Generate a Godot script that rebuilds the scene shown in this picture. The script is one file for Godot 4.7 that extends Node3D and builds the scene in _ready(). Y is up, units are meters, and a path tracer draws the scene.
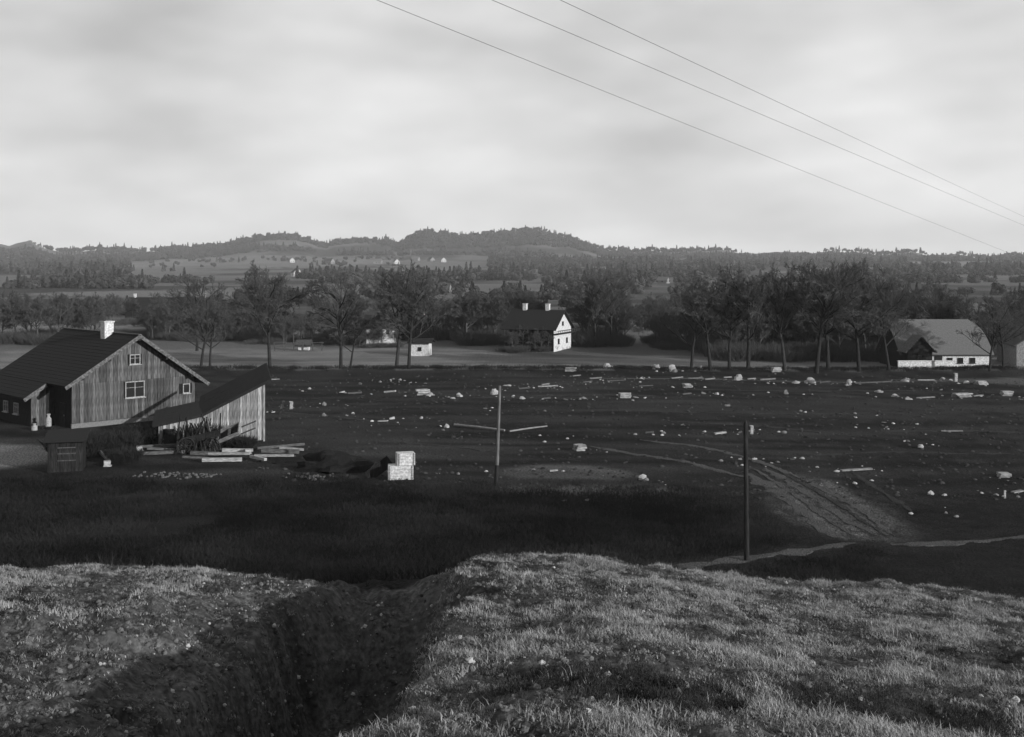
extends Node3D
# A dark building site on a valley floor seen from a grassy hill: farmhouse, shed, trees, farms and wooded hills.

const EYE := 13.0
var rng := RandomNumberGenerator.new()
var hills := FastNoiseLite.new()
var rough := FastNoiseLite.new()
var names := {}
var M := {}
var tx_soft: NoiseTexture2D
var tx_grain: NoiseTexture2D
var tx_bump: NoiseTexture2D

# ---------------------------------------------------------------- mesh builder
class MB:
	var v := PackedVector3Array()
	var n := PackedVector3Array()
	var i := PackedInt32Array()
	func tri(a: Vector3, b: Vector3, c: Vector3, out: Vector3) -> void:
		var nn := (b - a).cross(c - a)
		if nn.dot(out) < 0.0:
			nn = -nn
			var t := b; b = c; c = t
		nn = nn.normalized()
		var s := v.size()
		v.append(a); v.append(c); v.append(b)
		n.append(nn); n.append(nn); n.append(nn)
		i.append(s); i.append(s + 1); i.append(s + 2)
	func poly(p: Array, out: Vector3) -> void:
		for k in range(1, p.size() - 1):
			tri(p[0], p[k], p[k + 1], out)
	func slab(p: Array, up: Vector3, t: float) -> void:   # a flat convex polygon given a thickness downwards along up
		var mid := Vector3.ZERO
		for q in p: mid += q
		mid /= p.size()
		var low := []
		for q in p: low.append(q - up * t)
		poly(p, up)
		poly(low, -up)
		for k in p.size():
			var a: Vector3 = p[k]
			var b: Vector3 = p[(k + 1) % p.size()]
			poly([a, b, b - up * t, a - up * t], (a + b) * 0.5 - mid)
	func box(c: Vector3, s: Vector3, b := Basis.IDENTITY) -> void:
		var h := s * 0.5
		for ax in 3:
			for sg in [-1.0, 1.0]:
				var o := Vector3.ZERO
				o[ax] = sg
				var u := Vector3.ZERO
				u[(ax + 1) % 3] = 1.0
				var w := Vector3.ZERO
				w[(ax + 2) % 3] = 1.0
				poly([c + b * ((o - u - w) * h), c + b * ((o + u - w) * h), c + b * ((o + u + w) * h), c + b * ((o - u + w) * h)], b * o)
	func bar(p0: Vector3, p1: Vector3, wide: float, thick: float, up := Vector3.UP) -> void:
		var z := (p1 - p0).normalized()
		var x := up.cross(z).normalized()
		box((p0 + p1) * 0.5, Vector3(wide, thick, p0.distance_to(p1)), Basis(x, z.cross(x), z))
	func tube(p0: Vector3, p1: Vector3, r0: float, r1: float, sides := 6, cap := false) -> void:
		var d := (p1 - p0).normalized()
		var x := d.cross(Vector3.UP if absf(d.y) < 0.9 else Vector3.RIGHT).normalized()
		var y := d.cross(x)
		var s := v.size()
		for k in sides:
			var a := TAU * k / sides
			var o := x * cos(a) + y * sin(a)
			v.append(p0 + o * r0); n.append(o)
			v.append(p1 + o * r1); n.append(o)
		for k in sides:
			var a := s + k * 2
			var b := s + (k + 1) % sides * 2
			i.append_array([a, a + 1, b, b, a + 1, b + 1])
		if cap:
			var ring := []
			var ring2 := []
			for k in sides:
				var a := TAU * k / sides
				ring.append(p1 + (x * cos(a) + y * sin(a)) * r1)
				ring2.append(p0 + (x * cos(a) + y * sin(a)) * r0)
			poly(ring, d)
			poly(ring2, -d)
	func lump(c: Vector3, r: Vector3, sd: int, un := 0.25, rings := 6, segs := 9, peak := 0.0) -> void:
		var f := FastNoiseLite.new()
		f.seed = sd
		f.frequency = 0.9
		var g := []
		for a in rings + 1:
			var row := []
			for b in segs:
				var th := PI * a / rings
				var ph := TAU * b / segs
				var d := Vector3(sin(th) * cos(ph), cos(th), sin(th) * sin(ph))
				var k := 1.0 + un * f.get_noise_3dv(d * 1.7) * 2.0
				var q := d * k
				if peak > 0.0 and q.y > 0.0:
					q.x *= 1.0 - peak * q.y
					q.z *= 1.0 - peak * q.y
				row.append(c + q * r)
			g.append(row)
		for a in rings:
			for b in segs:
				var e := (b + 1) % segs
				var out: Vector3 = (g[a][b] + g[a + 1][e]) * 0.5 - c
				if a > 0: tri(g[a][b], g[a][e], g[a + 1][e], out)
				if a < rings - 1: tri(g[a][b], g[a + 1][e], g[a + 1][b], out)
	func mesh() -> ArrayMesh:
		var arr := []
		arr.resize(Mesh.ARRAY_MAX)
		arr[Mesh.ARRAY_VERTEX] = v
		arr[Mesh.ARRAY_NORMAL] = n
		arr[Mesh.ARRAY_INDEX] = i
		var m := ArrayMesh.new()
		m.add_surface_from_arrays(Mesh.PRIMITIVE_TRIANGLES, arr)
		return m

# ---------------------------------------------------------------- nodes
func numbered(called: String) -> String:
	var k: int = names.get(called, 0)
	names[called] = k + 1
	return called if k == 0 else "%s_%03d" % [called, k]

func tag(o: Node, label: String, category := "", group := "", kind := "") -> void:
	if label: o.set_meta("label", label)
	if category: o.set_meta("category", category)
	if group: o.set_meta("group", group)
	if kind: o.set_meta("kind", kind)

func thing(called: String, label: String, category: String, at: Vector3, turn := 0.0, group := "") -> Node3D:
	var o := Node3D.new()
	o.name = numbered(called)
	add_child(o, true)
	o.position = at
	o.rotation.y = turn
	tag(o, label, category, group)
	return o

func part(called: String, m: Mesh, mt: Material, parent: Node) -> MeshInstance3D:
	var o := MeshInstance3D.new()
	o.name = called if parent != self else numbered(called)
	o.mesh = m
	o.material_override = mt
	parent.add_child(o, true)
	return o

func copy_of(o: Node3D, at: Vector3, turn: float, size: float, label: String, group := "") -> Node3D:
	var c: Node3D = o.duplicate()
	c.name = numbered(String(o.name).rstrip("_0123456789"))
	add_child(c, true)
	c.position = at
	c.rotation.y = turn
	c.scale = Vector3.ONE * size
	tag(c, label, "", group)
	return c

func stuff(called: String, m: Mesh, mt: Material, label: String, category: String, spots: Array) -> void:   # spots: [Transform3D, grey]
	var mm := MultiMesh.new()
	mm.transform_format = MultiMesh.TRANSFORM_3D
	mm.use_colors = true
	mm.mesh = m
	mm.instance_count = spots.size()
	var b := PackedFloat32Array()
	b.resize(spots.size() * 16)
	var k := 0
	for s in spots:
		var t: Transform3D = s[0]
		var g: float = s[1]
		b[k] = t.basis.x.x; b[k + 1] = t.basis.y.x; b[k + 2] = t.basis.z.x; b[k + 3] = t.origin.x
		b[k + 4] = t.basis.x.y; b[k + 5] = t.basis.y.y; b[k + 6] = t.basis.z.y; b[k + 7] = t.origin.y
		b[k + 8] = t.basis.x.z; b[k + 9] = t.basis.y.z; b[k + 10] = t.basis.z.z; b[k + 11] = t.origin.z
		b[k + 12] = g; b[k + 13] = g; b[k + 14] = g; b[k + 15] = 1.0
		k += 16
	mm.buffer = b
	var o := MultiMeshInstance3D.new()
	o.name = numbered(called)
	o.multimesh = mm
	o.material_override = mt
	add_child(o, true)
	tag(o, label, category, "", "stuff")

# ---------------------------------------------------------------- materials (linear grey base colours; the photograph is black and white)
func grey(v: float) -> Color:
	return Color(v, v, v).linear_to_srgb()

func noise_tex(freq: float, lo: float, hi: float, sd: int, size := 512, kind := FastNoiseLite.TYPE_SIMPLEX_SMOOTH) -> NoiseTexture2D:
	var f := FastNoiseLite.new()
	f.seed = sd
	f.noise_type = kind
	f.frequency = freq
	f.fractal_octaves = 5
	f.fractal_gain = 0.6
	var t := NoiseTexture2D.new()
	t.width = size
	t.height = size
	t.seamless = true
	t.noise = f
	var r := Gradient.new()
	r.set_color(0, Color(lo, lo, lo))
	r.set_color(1, Color(hi, hi, hi))
	t.color_ramp = r
	return t

func mat(v: float, r := 0.9, tex: Texture2D = null, sc := Vector3.ONE, bump := 0.0) -> StandardMaterial3D:
	var m := StandardMaterial3D.new()
	m.albedo_color = grey(v)
	m.roughness = r
	m.metallic_specular = 0.2
	if tex:
		m.albedo_texture = tex
		m.uv1_triplanar = true
		m.uv1_scale = sc
		if bump > 0.0:
			m.heightmap_enabled = true
			m.heightmap_texture = tx_bump
			m.heightmap_scale = bump
	return m

func vmat(r := 0.95, tex: Texture2D = null, sc := Vector3.ONE, bump := 0.0, back := 0.0) -> StandardMaterial3D:
	var m := mat(1.0, r, tex, sc, bump)
	m.albedo_color = Color.WHITE
	m.vertex_color_use_as_albedo = true
	m.uv1_world_triplanar = tex != null
	if back > 0.0:
		m.backlight_enabled = true
		m.backlight = Color(back, back, back)
	return m

func make_materials() -> void:
	tx_soft = noise_tex(0.02, 0.62, 1.0, 3)
	tx_grain = noise_tex(0.012, 0.42, 1.0, 8)
	tx_bump = noise_tex(0.03, 0.0, 1.0, 5)
	var tx_ground := noise_tex(0.016, 0.28, 1.0, 13, 1024)
	M.ground = vmat(0.97, tx_ground, Vector3.ONE * 0.31, 6.0)
	M.copies = vmat(0.9)
	M.grass = vmat(0.75, null, Vector3.ONE, 0.0, 0.4)
	M.bark = mat(0.05, 0.95, tx_grain, Vector3(1.5, 0.3, 1.5))
	M.twig = mat(0.075, 0.95)
	M.dark_twig = mat(0.025, 0.95)
	M.pale_bark = mat(0.07, 0.95, tx_grain, Vector3(1.5, 0.3, 1.5))
	var bv := [0.125, 0.155, 0.18, 0.1, 0.21]
	for k in 5:
		M["board%d" % k] = mat(bv[k], 0.85, tx_grain, Vector3(2.2, 0.16, 2.2), 0.5)
		M["fresh%d" % k] = mat(bv[k] * 3.0, 0.8, tx_grain, Vector3(2.4, 0.16, 2.4), 0.5)
	M.old_wood = mat(0.045, 0.9, tx_grain, Vector3(1.5, 0.2, 1.5))
	M.dark_board = mat(0.03, 0.9, tx_grain, Vector3(1.5, 0.2, 1.5))
	M.shingle = mat(0.03, 0.9, tx_soft, Vector3(1.1, 0.9, 1.1), 1.0)
	M.trim = mat(0.2, 0.8, tx_grain, Vector3(0.6, 0.6, 0.6))
	M.white_paint = mat(0.72, 0.6, tx_soft, Vector3.ONE * 0.5)
	M.frame_paint = mat(0.42, 0.7, tx_soft, Vector3.ONE * 0.5)
	M.plaster = mat(0.75, 0.9, tx_soft, Vector3.ONE * 0.35)
	M.plaster_grey = mat(0.3, 0.9, tx_soft, Vector3.ONE * 0.35)
	M.stone_base = mat(0.22, 0.95, tx_soft, Vector3.ONE * 0.9, 1.0)
	M.glass = mat(0.015, 0.15)
	M.glass.metallic_specular = 0.5
	M.roof_pale = mat(0.19, 0.9, tx_soft, Vector3.ONE * 0.5, 1.0)
	M.roof_dark = mat(0.03, 0.9, tx_soft, Vector3.ONE * 0.5)
	M.roof_mid = mat(0.09, 0.9, tx_soft, Vector3.ONE * 0.5)
	M.plank0 = mat(0.58, 0.8, tx_grain, Vector3(0.3, 2, 2))
	M.plank1 = mat(0.38, 0.8, tx_grain, Vector3(0.3, 2, 2))
	M.plank2 = mat(0.17, 0.8, tx_grain, Vector3(0.3, 2, 2))
	M.stone0 = mat(0.5, 0.95, tx_soft, Vector3.ONE * 1.5)
	M.stone1 = mat(0.45, 0.95, tx_soft, Vector3.ONE * 1.5)
	M.stone2 = mat(0.22, 0.95, tx_soft, Vector3.ONE * 1.5)
	M.track = mat(0.1, 0.97, tx_ground, Vector3.ONE * 0.53, 5.0)
	M.track.uv1_world_triplanar = true
	M.pale_track = mat(0.2, 0.97, tx_ground, Vector3.ONE * 0.53, 5.0)
	M.pale_track.uv1_world_triplanar = true
	M.pole = mat(0.24, 0.85, tx_grain, Vector3(2, 0.15, 2))
	M.tarred = mat(0.045, 0.8, tx_grain, Vector3(2, 0.15, 2))
	M.wire = mat(0.05, 0.6)
	M.earth = mat(0.02, 0.97, tx_soft, Vector3.ONE * 0.6, 4.0)

# ---------------------------------------------------------------- the lie of the land: x to the right, d metres ahead of the hilltop
func lerp_table(t: Array, x: float) -> float:
	if x <= t[0][0]: return t[0][1]
	for k in range(1, t.size()):
		if x < t[k][0]:
			var a: Array = t[k - 1]
			var b: Array = t[k]
			return lerpf(a[1], b[1], (x - a[0]) / (b[0] - a[0]))
	return t[-1][1]

var crest := [[-14.0, 6.0], [-11.7, 6.05], [-8.7, 6.1], [-5.5, 6.05], [-4.4, 5.95], [-1.4, 6.45], [0.5, 6.45], [1.7, 6.42], [2.9, 6.2], [4.3, 6.0], [8.2, 5.78], [11.7, 5.42], [20.0, 5.0]]
# height of the far ridge in metres along its length (x at 3000 m)
var ridge := [[-1700.0, 84.0], [-1399.0, 82.0], [-1317.0, 76.0], [-1235.0, 56.0], [-1126.0, 62.0], [-989.0, 60.0], [-852.0, 72.0], [-688.0, 82.0], [-579.0, 88.0], [-525.0, 76.0], [-306.0, 82.0], [-224.0, 104.0], [-115.0, 90.0], [-33.0, 100.0], [76.0, 104.0], [186.0, 72.0], [322.0, 50.0], [377.0, 60.0], [623.0, 60.0], [951.0, 54.0], [1224.0, 48.0], [1360.0, 43.0], [1500.0, 36.0], [1900.0, 40.0]]

func gully(x: float, d: float) -> float:   # 0 outside, 1 on its floor
	var wob := rough.get_noise_2d(d * 3.0, 7.0) * 0.7
	var xx := x - wob
	var s := 0.0
	if xx > -2.9:
		s = smoothstep(lerpf(-1.2, -0.6, smoothstep(9.0, 15.0, d)), -2.3, xx)
	else:
		s = 0.2 * smoothstep(-7.0, -4.6, xx) + 0.8 * smoothstep(-4.7, -3.7, xx)
	return s * smoothstep(2.0, 6.0, d)

func height(x: float, d: float) -> float:
	var h := 0.0
	if d < 60.0:
		var c := lerp_table(crest, x)
		var dd := clampf(d, -15.0, 25.0)
		var s := c + 0.169 * (25.0 - dd)
		s += 0.16 * hills.get_noise_2d(x * 6.0, d * 6.0) + 0.13 * rough.get_noise_2d(x * 5.0, d * 5.0) + 0.13 * rough.get_noise_2d(x * 18.0, d * 18.0) + 0.04 * rough.get_noise_2d(x * 45.0, d * 45.0)
		var gl := gully(x, d)
		s -= gl * (3.4 * smoothstep(27.0, 21.0, d) + 0.4 + 0.25 * rough.get_noise_2d(x * 9.0, d * 9.0))
		if x < -5.0:   # behind the lip of the bank the ground falls away a little
			s -= 0.32 * smoothstep(-5.2, -6.6, x) * smoothstep(19.0, 15.0, d)
		if x < -2.9:
			s += 0.1 * rough.get_noise_2d(x * 30.0, d * 30.0) * smoothstep(26.0, 20.0, d)
			s += 0.22 * rough.get_noise_2d(x * 12.0 + 50.0, d * 12.0) * smoothstep(26.0, 20.0, d)
		var fall := smoothstep(24.6, 37.0, d + 0.6 * hills.get_noise_1d(x * 4.0))
		h = lerpf(s, 0.0, fall)
	if d > 36.0:
		h += smoothstep(36.0, 50.0, d) * (0.22 * hills.get_noise_2d(x * 1.2, d * 1.2) + 0.07 * rough.get_noise_2d(x * 2.5, d * 2.5)) * smoothstep(500.0, 150.0, d)
		h += 0.45 * smoothstep(6.0, 1.0, absf(d - 140.0 - 0.5 * hills.get_noise_1d(x)))   # a low bank between site and field
	if d > 700.0:
		var r := lerp_table(ridge, x / d * 3000.0)
		r += 6.0 + 11.0 * hills.get_noise_1d(x / d * 900.0) + 4.0 * rough.get_noise_1d(x / d * 1500.0)
		var g := 0.0
		if d < 1000.0: g = lerpf(0.0, 3.0, (d - 700.0) / 300.0)
		elif d < 1500.0: g = lerpf(3.0, 10.5, (d - 1000.0) / 500.0)
		elif d < 2000.0: g = lerpf(10.5, 24.0, (d - 1500.0) / 500.0)
		elif d < 2500.0: g = lerpf(24.0, 45.0, (d - 2000.0) / 500.0)
		elif d < 3000.0: g = lerpf(45.0, r, (d - 2500.0) / 500.0)
		else: g = lerpf(r, 20.0, clampf((d - 3000.0) / 1500.0, 0.0, 1.0))
		if d < 3000.0: g *= lerpf(1.0, clampf(r / 80.0, 0.75, 1.1), smoothstep(1500.0, 2500.0, d))
		h += g + 2.5 * smoothstep(900.0, 1600.0, d) * hills.get_noise_2d(x * 0.06, d * 0.06)
	return h

func at(x: float, d: float, lift := 0.0) -> Vector3:
	return Vector3(x, height(x, d) + lift, -d)

func ell(x: float, d: float, cx: float, cd: float, rx: float, rd: float) -> float:   # 1 inside a ragged ellipse, 0 outside
	var q := sqrt(pow((x - cx) / rx, 2) + pow((d - cd) / rd, 2)) + 0.35 * rough.get_noise_2d(x * 1.5, d * 1.5)
	return smoothstep(1.1, 0.75, q)

# what the ground is made of: peat, dry grass, field and meadow (base colours; the hollow under the hill has shade painted in)
func ground_tone(x: float, d: float) -> float:
	var fine := rough.get_noise_2d(x * 14.0, d * 14.0)
	if d < 26.5:
		if x < -1.2:   # bare crumbly soil on the banks and in the gully, meadow behind
			var bank := 0.075 + 0.06 * fine + 0.03 * hills.get_noise_2d(x * 10.0, d * 10.0)
			var meadow := 0.085 + 0.04 * fine
			return lerpf(bank, meadow, smoothstep(17.0, 20.0, d) * smoothstep(-6.2, -7.6, x))
		var v := 0.085 + 0.06 * fine + 0.03 * hills.get_noise_2d(x * 14.0, d * 14.0)
		v = lerpf(v, 0.065 + 0.05 * fine, smoothstep(1.5, 0.0, x) * smoothstep(13.0, 16.0, d))
		return lerpf(v, 0.035, 0.8 * maxf(ell(x, d, 1.2, 11.0, 1.1, 0.8), ell(x, d, 4.1, 11.8, 1.3, 1.0)))
	var streak := rough.get_noise_2d(x * 0.55, d * 5.0)
	var patch := hills.get_noise_2d(x * 2.0 + 90.0, d * 3.0)
	if d < 139.0 + 0.6 * hills.get_noise_1d(x * 3.0):
		var v := 0.02 + 0.034 * maxf(streak, -0.42) + 0.03 * maxf(0.0, rough.get_noise_2d(x * 0.9 + 40.0, d * 11.0)) + 0.008 * patch + 0.005 * fine
		v = lerpf(0.015 + 0.01 * streak, v, smoothstep(58.0, 72.0, d + 5.0 * patch + 0.12 * x))  # soil darkened under the hill: the hill shadow is painted into the tone
		v = lerpf(v, 0.095 + 0.05 * streak, maxf(ell(x, d, 3.6, 70.5, 5.0, 2.8) * 0.8, ell(x, d, 5.0, 64.5, 7.0, 2.4) * 0.9))
		v = lerpf(v, 0.05 + 0.03 * streak, ell(x, d, -6.0, 79.0, 8.0, 3.0) * 0.6)
		v = lerpf(v, 0.05 + 0.02 * streak, ell(x, d, -15.0, 86.0, 10.0, 6.0) * 0.5)
		v = lerpf(v, 0.2 + 0.06 * streak, ell(x, d, -36.0, 77.0, 5.5, 5.5))
		v = lerpf(v, 0.04 + 0.02 * streak, ell(x, d, 27.0, 104.0, 22.0, 8.0) * 0.7)
		v = lerpf(v, 0.1 + 0.1 * rough.get_noise_2d(x * 16.0, d * 0.8), ell(x, d, 17.2, 61.0, 3.2, 9.5))
		v = lerpf(v, 0.11, ell(x, d, 61.0, 128.0, 12.0, 4.0) * 0.9)
		return v
	if d < 182.0 + 3.0 * patch:
		var v := 0.2 + 0.08 * streak
		v = lerpf(v, 0.08, smoothstep(163.0, 168.0, d) * smoothstep(-10.0, 8.0, x) * 0.8)
		v = lerpf(v, 0.11, smoothstep(0.1, 0.3, rough.get_noise_2d(x * 0.3, d * 2.2)) * 0.55)
		return v
	var field := hills.get_noise_2d(x * 0.16 + 300.0, d * lerpf(0.4, 0.12, smoothstep(300.0, 1200.0, d)))
	var far: float = 0.085 + 0.05 * signf(field) * smoothstep(0.02, 0.08, absf(field)) + 0.03 * hills.get_noise_2d(x * 0.3, d * 0.5)
	far = lerpf(far, 0.17 + 0.05 * hills.get_noise_2d(x * 0.2, d * 0.15), ell(x, d, -560.0, 2050.0, 400.0, 420.0))
	far = lerpf(far, 0.18, ell(x, d, 900.0, 2250.0, 330.0, 200.0))
	far = lerpf(far, 0.2, ell(x, d, 32.0, 260.0, 10.0, 35.0) + ell(x, d, -110.0, 250.0, 25.0, 60.0))
	far = lerpf(far, 0.18, ell(x, d, -200.0, 620.0, 70.0, 90.0))
	return clampf(far, 0.04, 0.24)

func make_ground() -> void:
	var ang := []
	var a := -33.0
	while a <= 33.01:
		ang.append(deg_to_rad(a))
		a += 0.3
	a = 37.0
	while a < 326.0:
		ang.append(deg_to_rad(a))
		a += 4.0
	var rad := []
	var r := 1.5
	while r < 5200.0:
		rad.append(r)
		r *= 1.0115 if r < 45.0 else (1.014 if r < 180.0 else 1.024)
	var w := ang.size()
	var v := PackedVector3Array()
	var n := PackedVector3Array()
	var c := PackedColorArray()
	var ix := PackedInt32Array()
	for q in rad:
		for t in ang:
			var x: float = q * sin(t)
			var d: float = q * cos(t)
			v.append(at(x, d))
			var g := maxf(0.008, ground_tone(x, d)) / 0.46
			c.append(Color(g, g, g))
	n.resize(v.size())
	for j in rad.size():
		for k in w:
			var p := v[j * w + (k + 1) % w] - v[j * w + (k + w - 1) % w]
			var q2 := v[mini(j + 1, rad.size() - 1) * w + k] - v[maxi(j - 1, 0) * w + k]
			var nn := p.cross(q2).normalized()
			n[j * w + k] = nn if nn.y > 0.0 else -nn
			if j < rad.size() - 1:
				var e := j * w + k
				var f := j * w + (k + 1) % w
				ix.append_array([e, e + w, f, f, e + w, f + w])
	var s := v.size()   # the hilltop under the camera
	v.append(at(0, 0)); n.append(Vector3.UP); c.append(Color(0.07, 0.07, 0.07))
	for k in w:
		ix.append_array([s, k, (k + 1) % w])
	var arr := []
	arr.resize(Mesh.ARRAY_MAX)
	arr[Mesh.ARRAY_VERTEX] = v
	arr[Mesh.ARRAY_NORMAL] = n
	arr[Mesh.ARRAY_COLOR] = c
	arr[Mesh.ARRAY_INDEX] = ix
	var m := ArrayMesh.new()
	m.add_surface_from_arrays(Mesh.PRIMITIVE_TRIANGLES, arr)
	var o := part("ground", m, M.ground, self)
	tag(o, "grassy hill, dark building ground, fields and far hills", "", "", "structure")

func ribbon(called: String, pts: Array, wide: float, mt: Material, label: String) -> void:
	var cv := Curve3D.new()
	for k in pts.size():
		var p := Vector3(pts[k][0], 0, -pts[k][1])
		var t := (Vector3(pts[mini(k + 1, pts.size() - 1)][0], 0, -pts[mini(k + 1, pts.size() - 1)][1]) - Vector3(pts[maxi(k - 1, 0)][0], 0, -pts[maxi(k - 1, 0)][1])) / 6.0
		cv.add_point(p, -t, t)
	var b := MB.new()
	var steps := int(cv.get_baked_length() / 0.5)
	var rows := []
	for k in steps + 1:
		var f := float(k) / steps
		var p := cv.sample_baked(f * cv.get_baked_length())
		var q := cv.sample_baked(minf(f * cv.get_baked_length() + 0.3, cv.get_baked_length()))
		var q0 := cv.sample_baked(maxf(f * cv.get_baked_length() - 0.3, 0.0))
		var side := (q - q0).normalized().cross(Vector3.UP)
		var ww := wide * (0.7 + 0.9 * rough.get_noise_2d(p.x * 9.0, p.z * 9.0)) * smoothstep(0.0, 0.12, f) * smoothstep(1.0, 0.88, f) + 0.03
		var row := []
		for e in 7:
			var s := p + side * (ww * (e / 6.0 - 0.5) + (0.2 + wide * 0.15) * rough.get_noise_2d(p.x * 16.0 + e * 9.0, p.z * 16.0))
			row.append(Vector3(s.x, height(s.x, -s.z) + (0.035 if e > 0 and e < 6 else -0.02), s.z))
		rows.append(row)
	for k in steps:
		for e in 6:
			b.poly([rows[k][e], rows[k][e + 1], rows[k + 1][e + 1], rows[k + 1][e]], Vector3.UP)
	var o := part(called, b.mesh(), mt, self)
	tag(o, label, "", "", "structure")

# ---------------------------------------------------------------- trees
func limb(b: MB, tw: MB, p: Vector3, dir: Vector3, length: float, r: float, lv: int, top: int, dense: float) -> void:
	var segs := 3 if lv < 3 else (2 if lv < top else 1)
	var q := p
	var d := dir
	var pts := [p]
	for k in segs:
		var nd := (d + Vector3(rng.randf_range(-1, 1), rng.randf_range(-0.5, 0.9), rng.randf_range(-1, 1)) * (0.1 if lv == 0 else 0.22)).normalized()
		var e := q + nd * length / segs
		var r0 := r * (1.0 - 0.6 * k / segs)
		var r1 := r * (1.0 - 0.6 * (k + 1) / segs)
		if lv < 2: b.tube(q, e, r0, r1, 7 if lv == 0 else 5)
		else: tw.tube(q, e, maxf(r0, 0.024), maxf(r1, 0.013), 3)
		q = e
		d = nd
		pts.append(q)
	if lv >= top: return
	var kids := int([11, 7, 7, 7, 5][lv] * dense)
	for k in kids:
		var f := lerpf(0.32 if lv == 0 else 0.2, 1.0, (k + rng.randf()) / kids)
		var fs := f * segs
		var s := mini(int(fs), segs - 1)
		var o: Vector3 = pts[s].lerp(pts[s + 1], fs - s)
		var ax := d.cross(Vector3(rng.randf_range(-1, 1), rng.randf_range(-1, 1), rng.randf_range(-1, 1))).normalized()
		var nd := d.rotated(ax, rng.randf_range(0.6, 1.25) if lv == 0 else rng.randf_range(0.45, 1.0))
		nd = (nd + Vector3.UP * (0.1 if lv < 2 else 0.05)).normalized()
		var l := length * (rng.randf_range(0.5, 0.72) if lv == 0 else rng.randf_range(0.4, 0.6)) * (1.15 - 0.45 * f)
		limb(b, tw, o, nd, l, r * 0.45, lv + 1, top, dense)

func tree_meshes(sd: int, tall: float, dense := 1.0, top := 4) -> Array:
	rng.seed = sd
	var b := MB.new()
	var tw := MB.new()
	b.tube(Vector3(0, -0.3, 0), Vector3(0, 0.4, 0), tall * 0.026, tall * 0.019, 8)
	limb(b, tw, Vector3(0, 0.35, 0), Vector3(rng.randf_range(-0.05, 0.05), 1, rng.randf_range(-0.05, 0.05)).normalized(), tall * 0.7, tall * 0.019, 0, top, dense)
	return [b, tw]

func joined(a: MB, b: MB) -> Mesh:
	var s := a.v.size()
	a.v.append_array(b.v)
	a.n.append_array(b.n)
	for k in b.i: a.i.append(k + s)
	return a.mesh()

func shrub_mesh(sd: int, stems: int, tall: float, spread: float, r: float) -> Mesh:
	rng.seed = sd
	var b := MB.new()
	for k in stems:
		var an := rng.randf() * TAU
		var o := Vector3(cos(an), 0, sin(an)) * spread * 0.5 * sqrt(rng.randf())
		var d := (Vector3(o.x, 0, o.z) * 1.2 / spread + Vector3(rng.randf_range(-0.5, 0.5), 1, rng.randf_range(-0.5, 0.5))).normalized()
		var l := tall * rng.randf_range(0.5, 1.0)
		var m := o + d * l * 0.55
		b.tube(o, m, r, r * 0.8, 3)
		for j in 4:
			var e := m + (d + Vector3(rng.randf_range(-1, 1), rng.randf_range(-0.3, 0.6), rng.randf_range(-1, 1)) * 0.8).normalized() * l * rng.randf_range(0.25, 0.5)
			b.tube(m, e, r * 0.8, r * 0.35, 3)
	return b.mesh()

func leafy_mesh(sd: int, tall: float, wide: float, cone: bool, leaves: int, leaf: float) -> Mesh:   # a far tree: a short trunk and many leaf clumps through the crown
	rng.seed = sd
	var b := MB.new()
	b.tube(Vector3(0, -0.5, 0), Vector3(0, tall * 0.5, 0), tall * 0.02, tall * 0.012, 5)
	var lobes := []
	for k in 7:
		var an := rng.randf() * TAU
		lobes.append([Vector3(cos(an) * wide * 0.28, tall * rng.randf_range(0.22, 0.75), sin(an) * wide * 0.28), wide * rng.randf_range(0.2, 0.34)])
	for k in leaves:
		var p: Vector3
		var d := Vector3(rng.randf_range(-1, 1), rng.randf_range(-1, 1), rng.randf_range(-1, 1)).normalized()
		if cone:
			var f := pow(rng.randf(), 0.7)
			var an := rng.randf() * TAU
			p = Vector3(cos(an), 0, sin(an)) * wide * 0.5 * (1.02 - f) * rng.randf_range(0.5, 1.0) + Vector3(0, tall * (0.1 + 0.9 * f), 0)
		else:
			var lb: Array = lobes[k % 7]
			p = lb[0] + d * lb[1] * pow(rng.randf(), 0.4)
		var u := d.cross(Vector3(rng.randf_range(-1, 1), 1, rng.randf_range(-1, 1))).normalized()
		var w := d.cross(u)
		var s := leaf * rng.randf_range(0.6, 1.4)
		b.poly([p - u * s, p + w * s * 0.7, p + u * s, p - w * s * 0.7], d)
	return b.mesh()

func spin(x: float, d: float, sc: float, sink := 0.1, squash := 1.0) -> Transform3D:
	return Transform3D(Basis(Vector3.UP, rng.randf() * TAU).scaled(Vector3(sc, sc * squash, sc)), at(x, d, -sink))

# ---------------------------------------------------------------- buildings
func window(parent: Node, c: Vector3, w: float, h: float, face: Basis, panes := 2, frame: Material = null, bar := 0.075) -> void:
	var f := MB.new()
	var up := face.y
	var sd := face.x
	var out := face.z
	for s in [-1.0, 1.0]:
		f.box(c + sd * s * (w - bar) * 0.5, Vector3(bar, h, 0.12), face)
		f.box(c + up * s * (h - bar) * 0.5, Vector3(w - bar * 2.0, bar, 0.12), face)
	for k in range(1, panes):
		f.box(c + sd * (w * (float(k) / panes - 0.5)), Vector3(bar * 0.8, h - bar * 2.0, 0.1), face)
	if panes > 1: f.box(c + up * h * 0.12, Vector3(w - bar * 2.0, bar * 0.4, 0.05), face)
	f.box(c - up * (h * 0.5 + 0.03) + out * 0.04, Vector3(w + 0.16, 0.06, 0.22), face)
	var o := part("window", f.mesh(), frame if frame else M.frame_paint, parent)
	for k in panes:
		var g := MB.new()
		g.box(c + sd * (w * ((k + 0.5) / panes - 0.5)) - out * 0.03, Vector3(w / panes - bar, h - bar, 0.02), face)
		part("pane", g.mesh(), M.glass, o)

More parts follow.
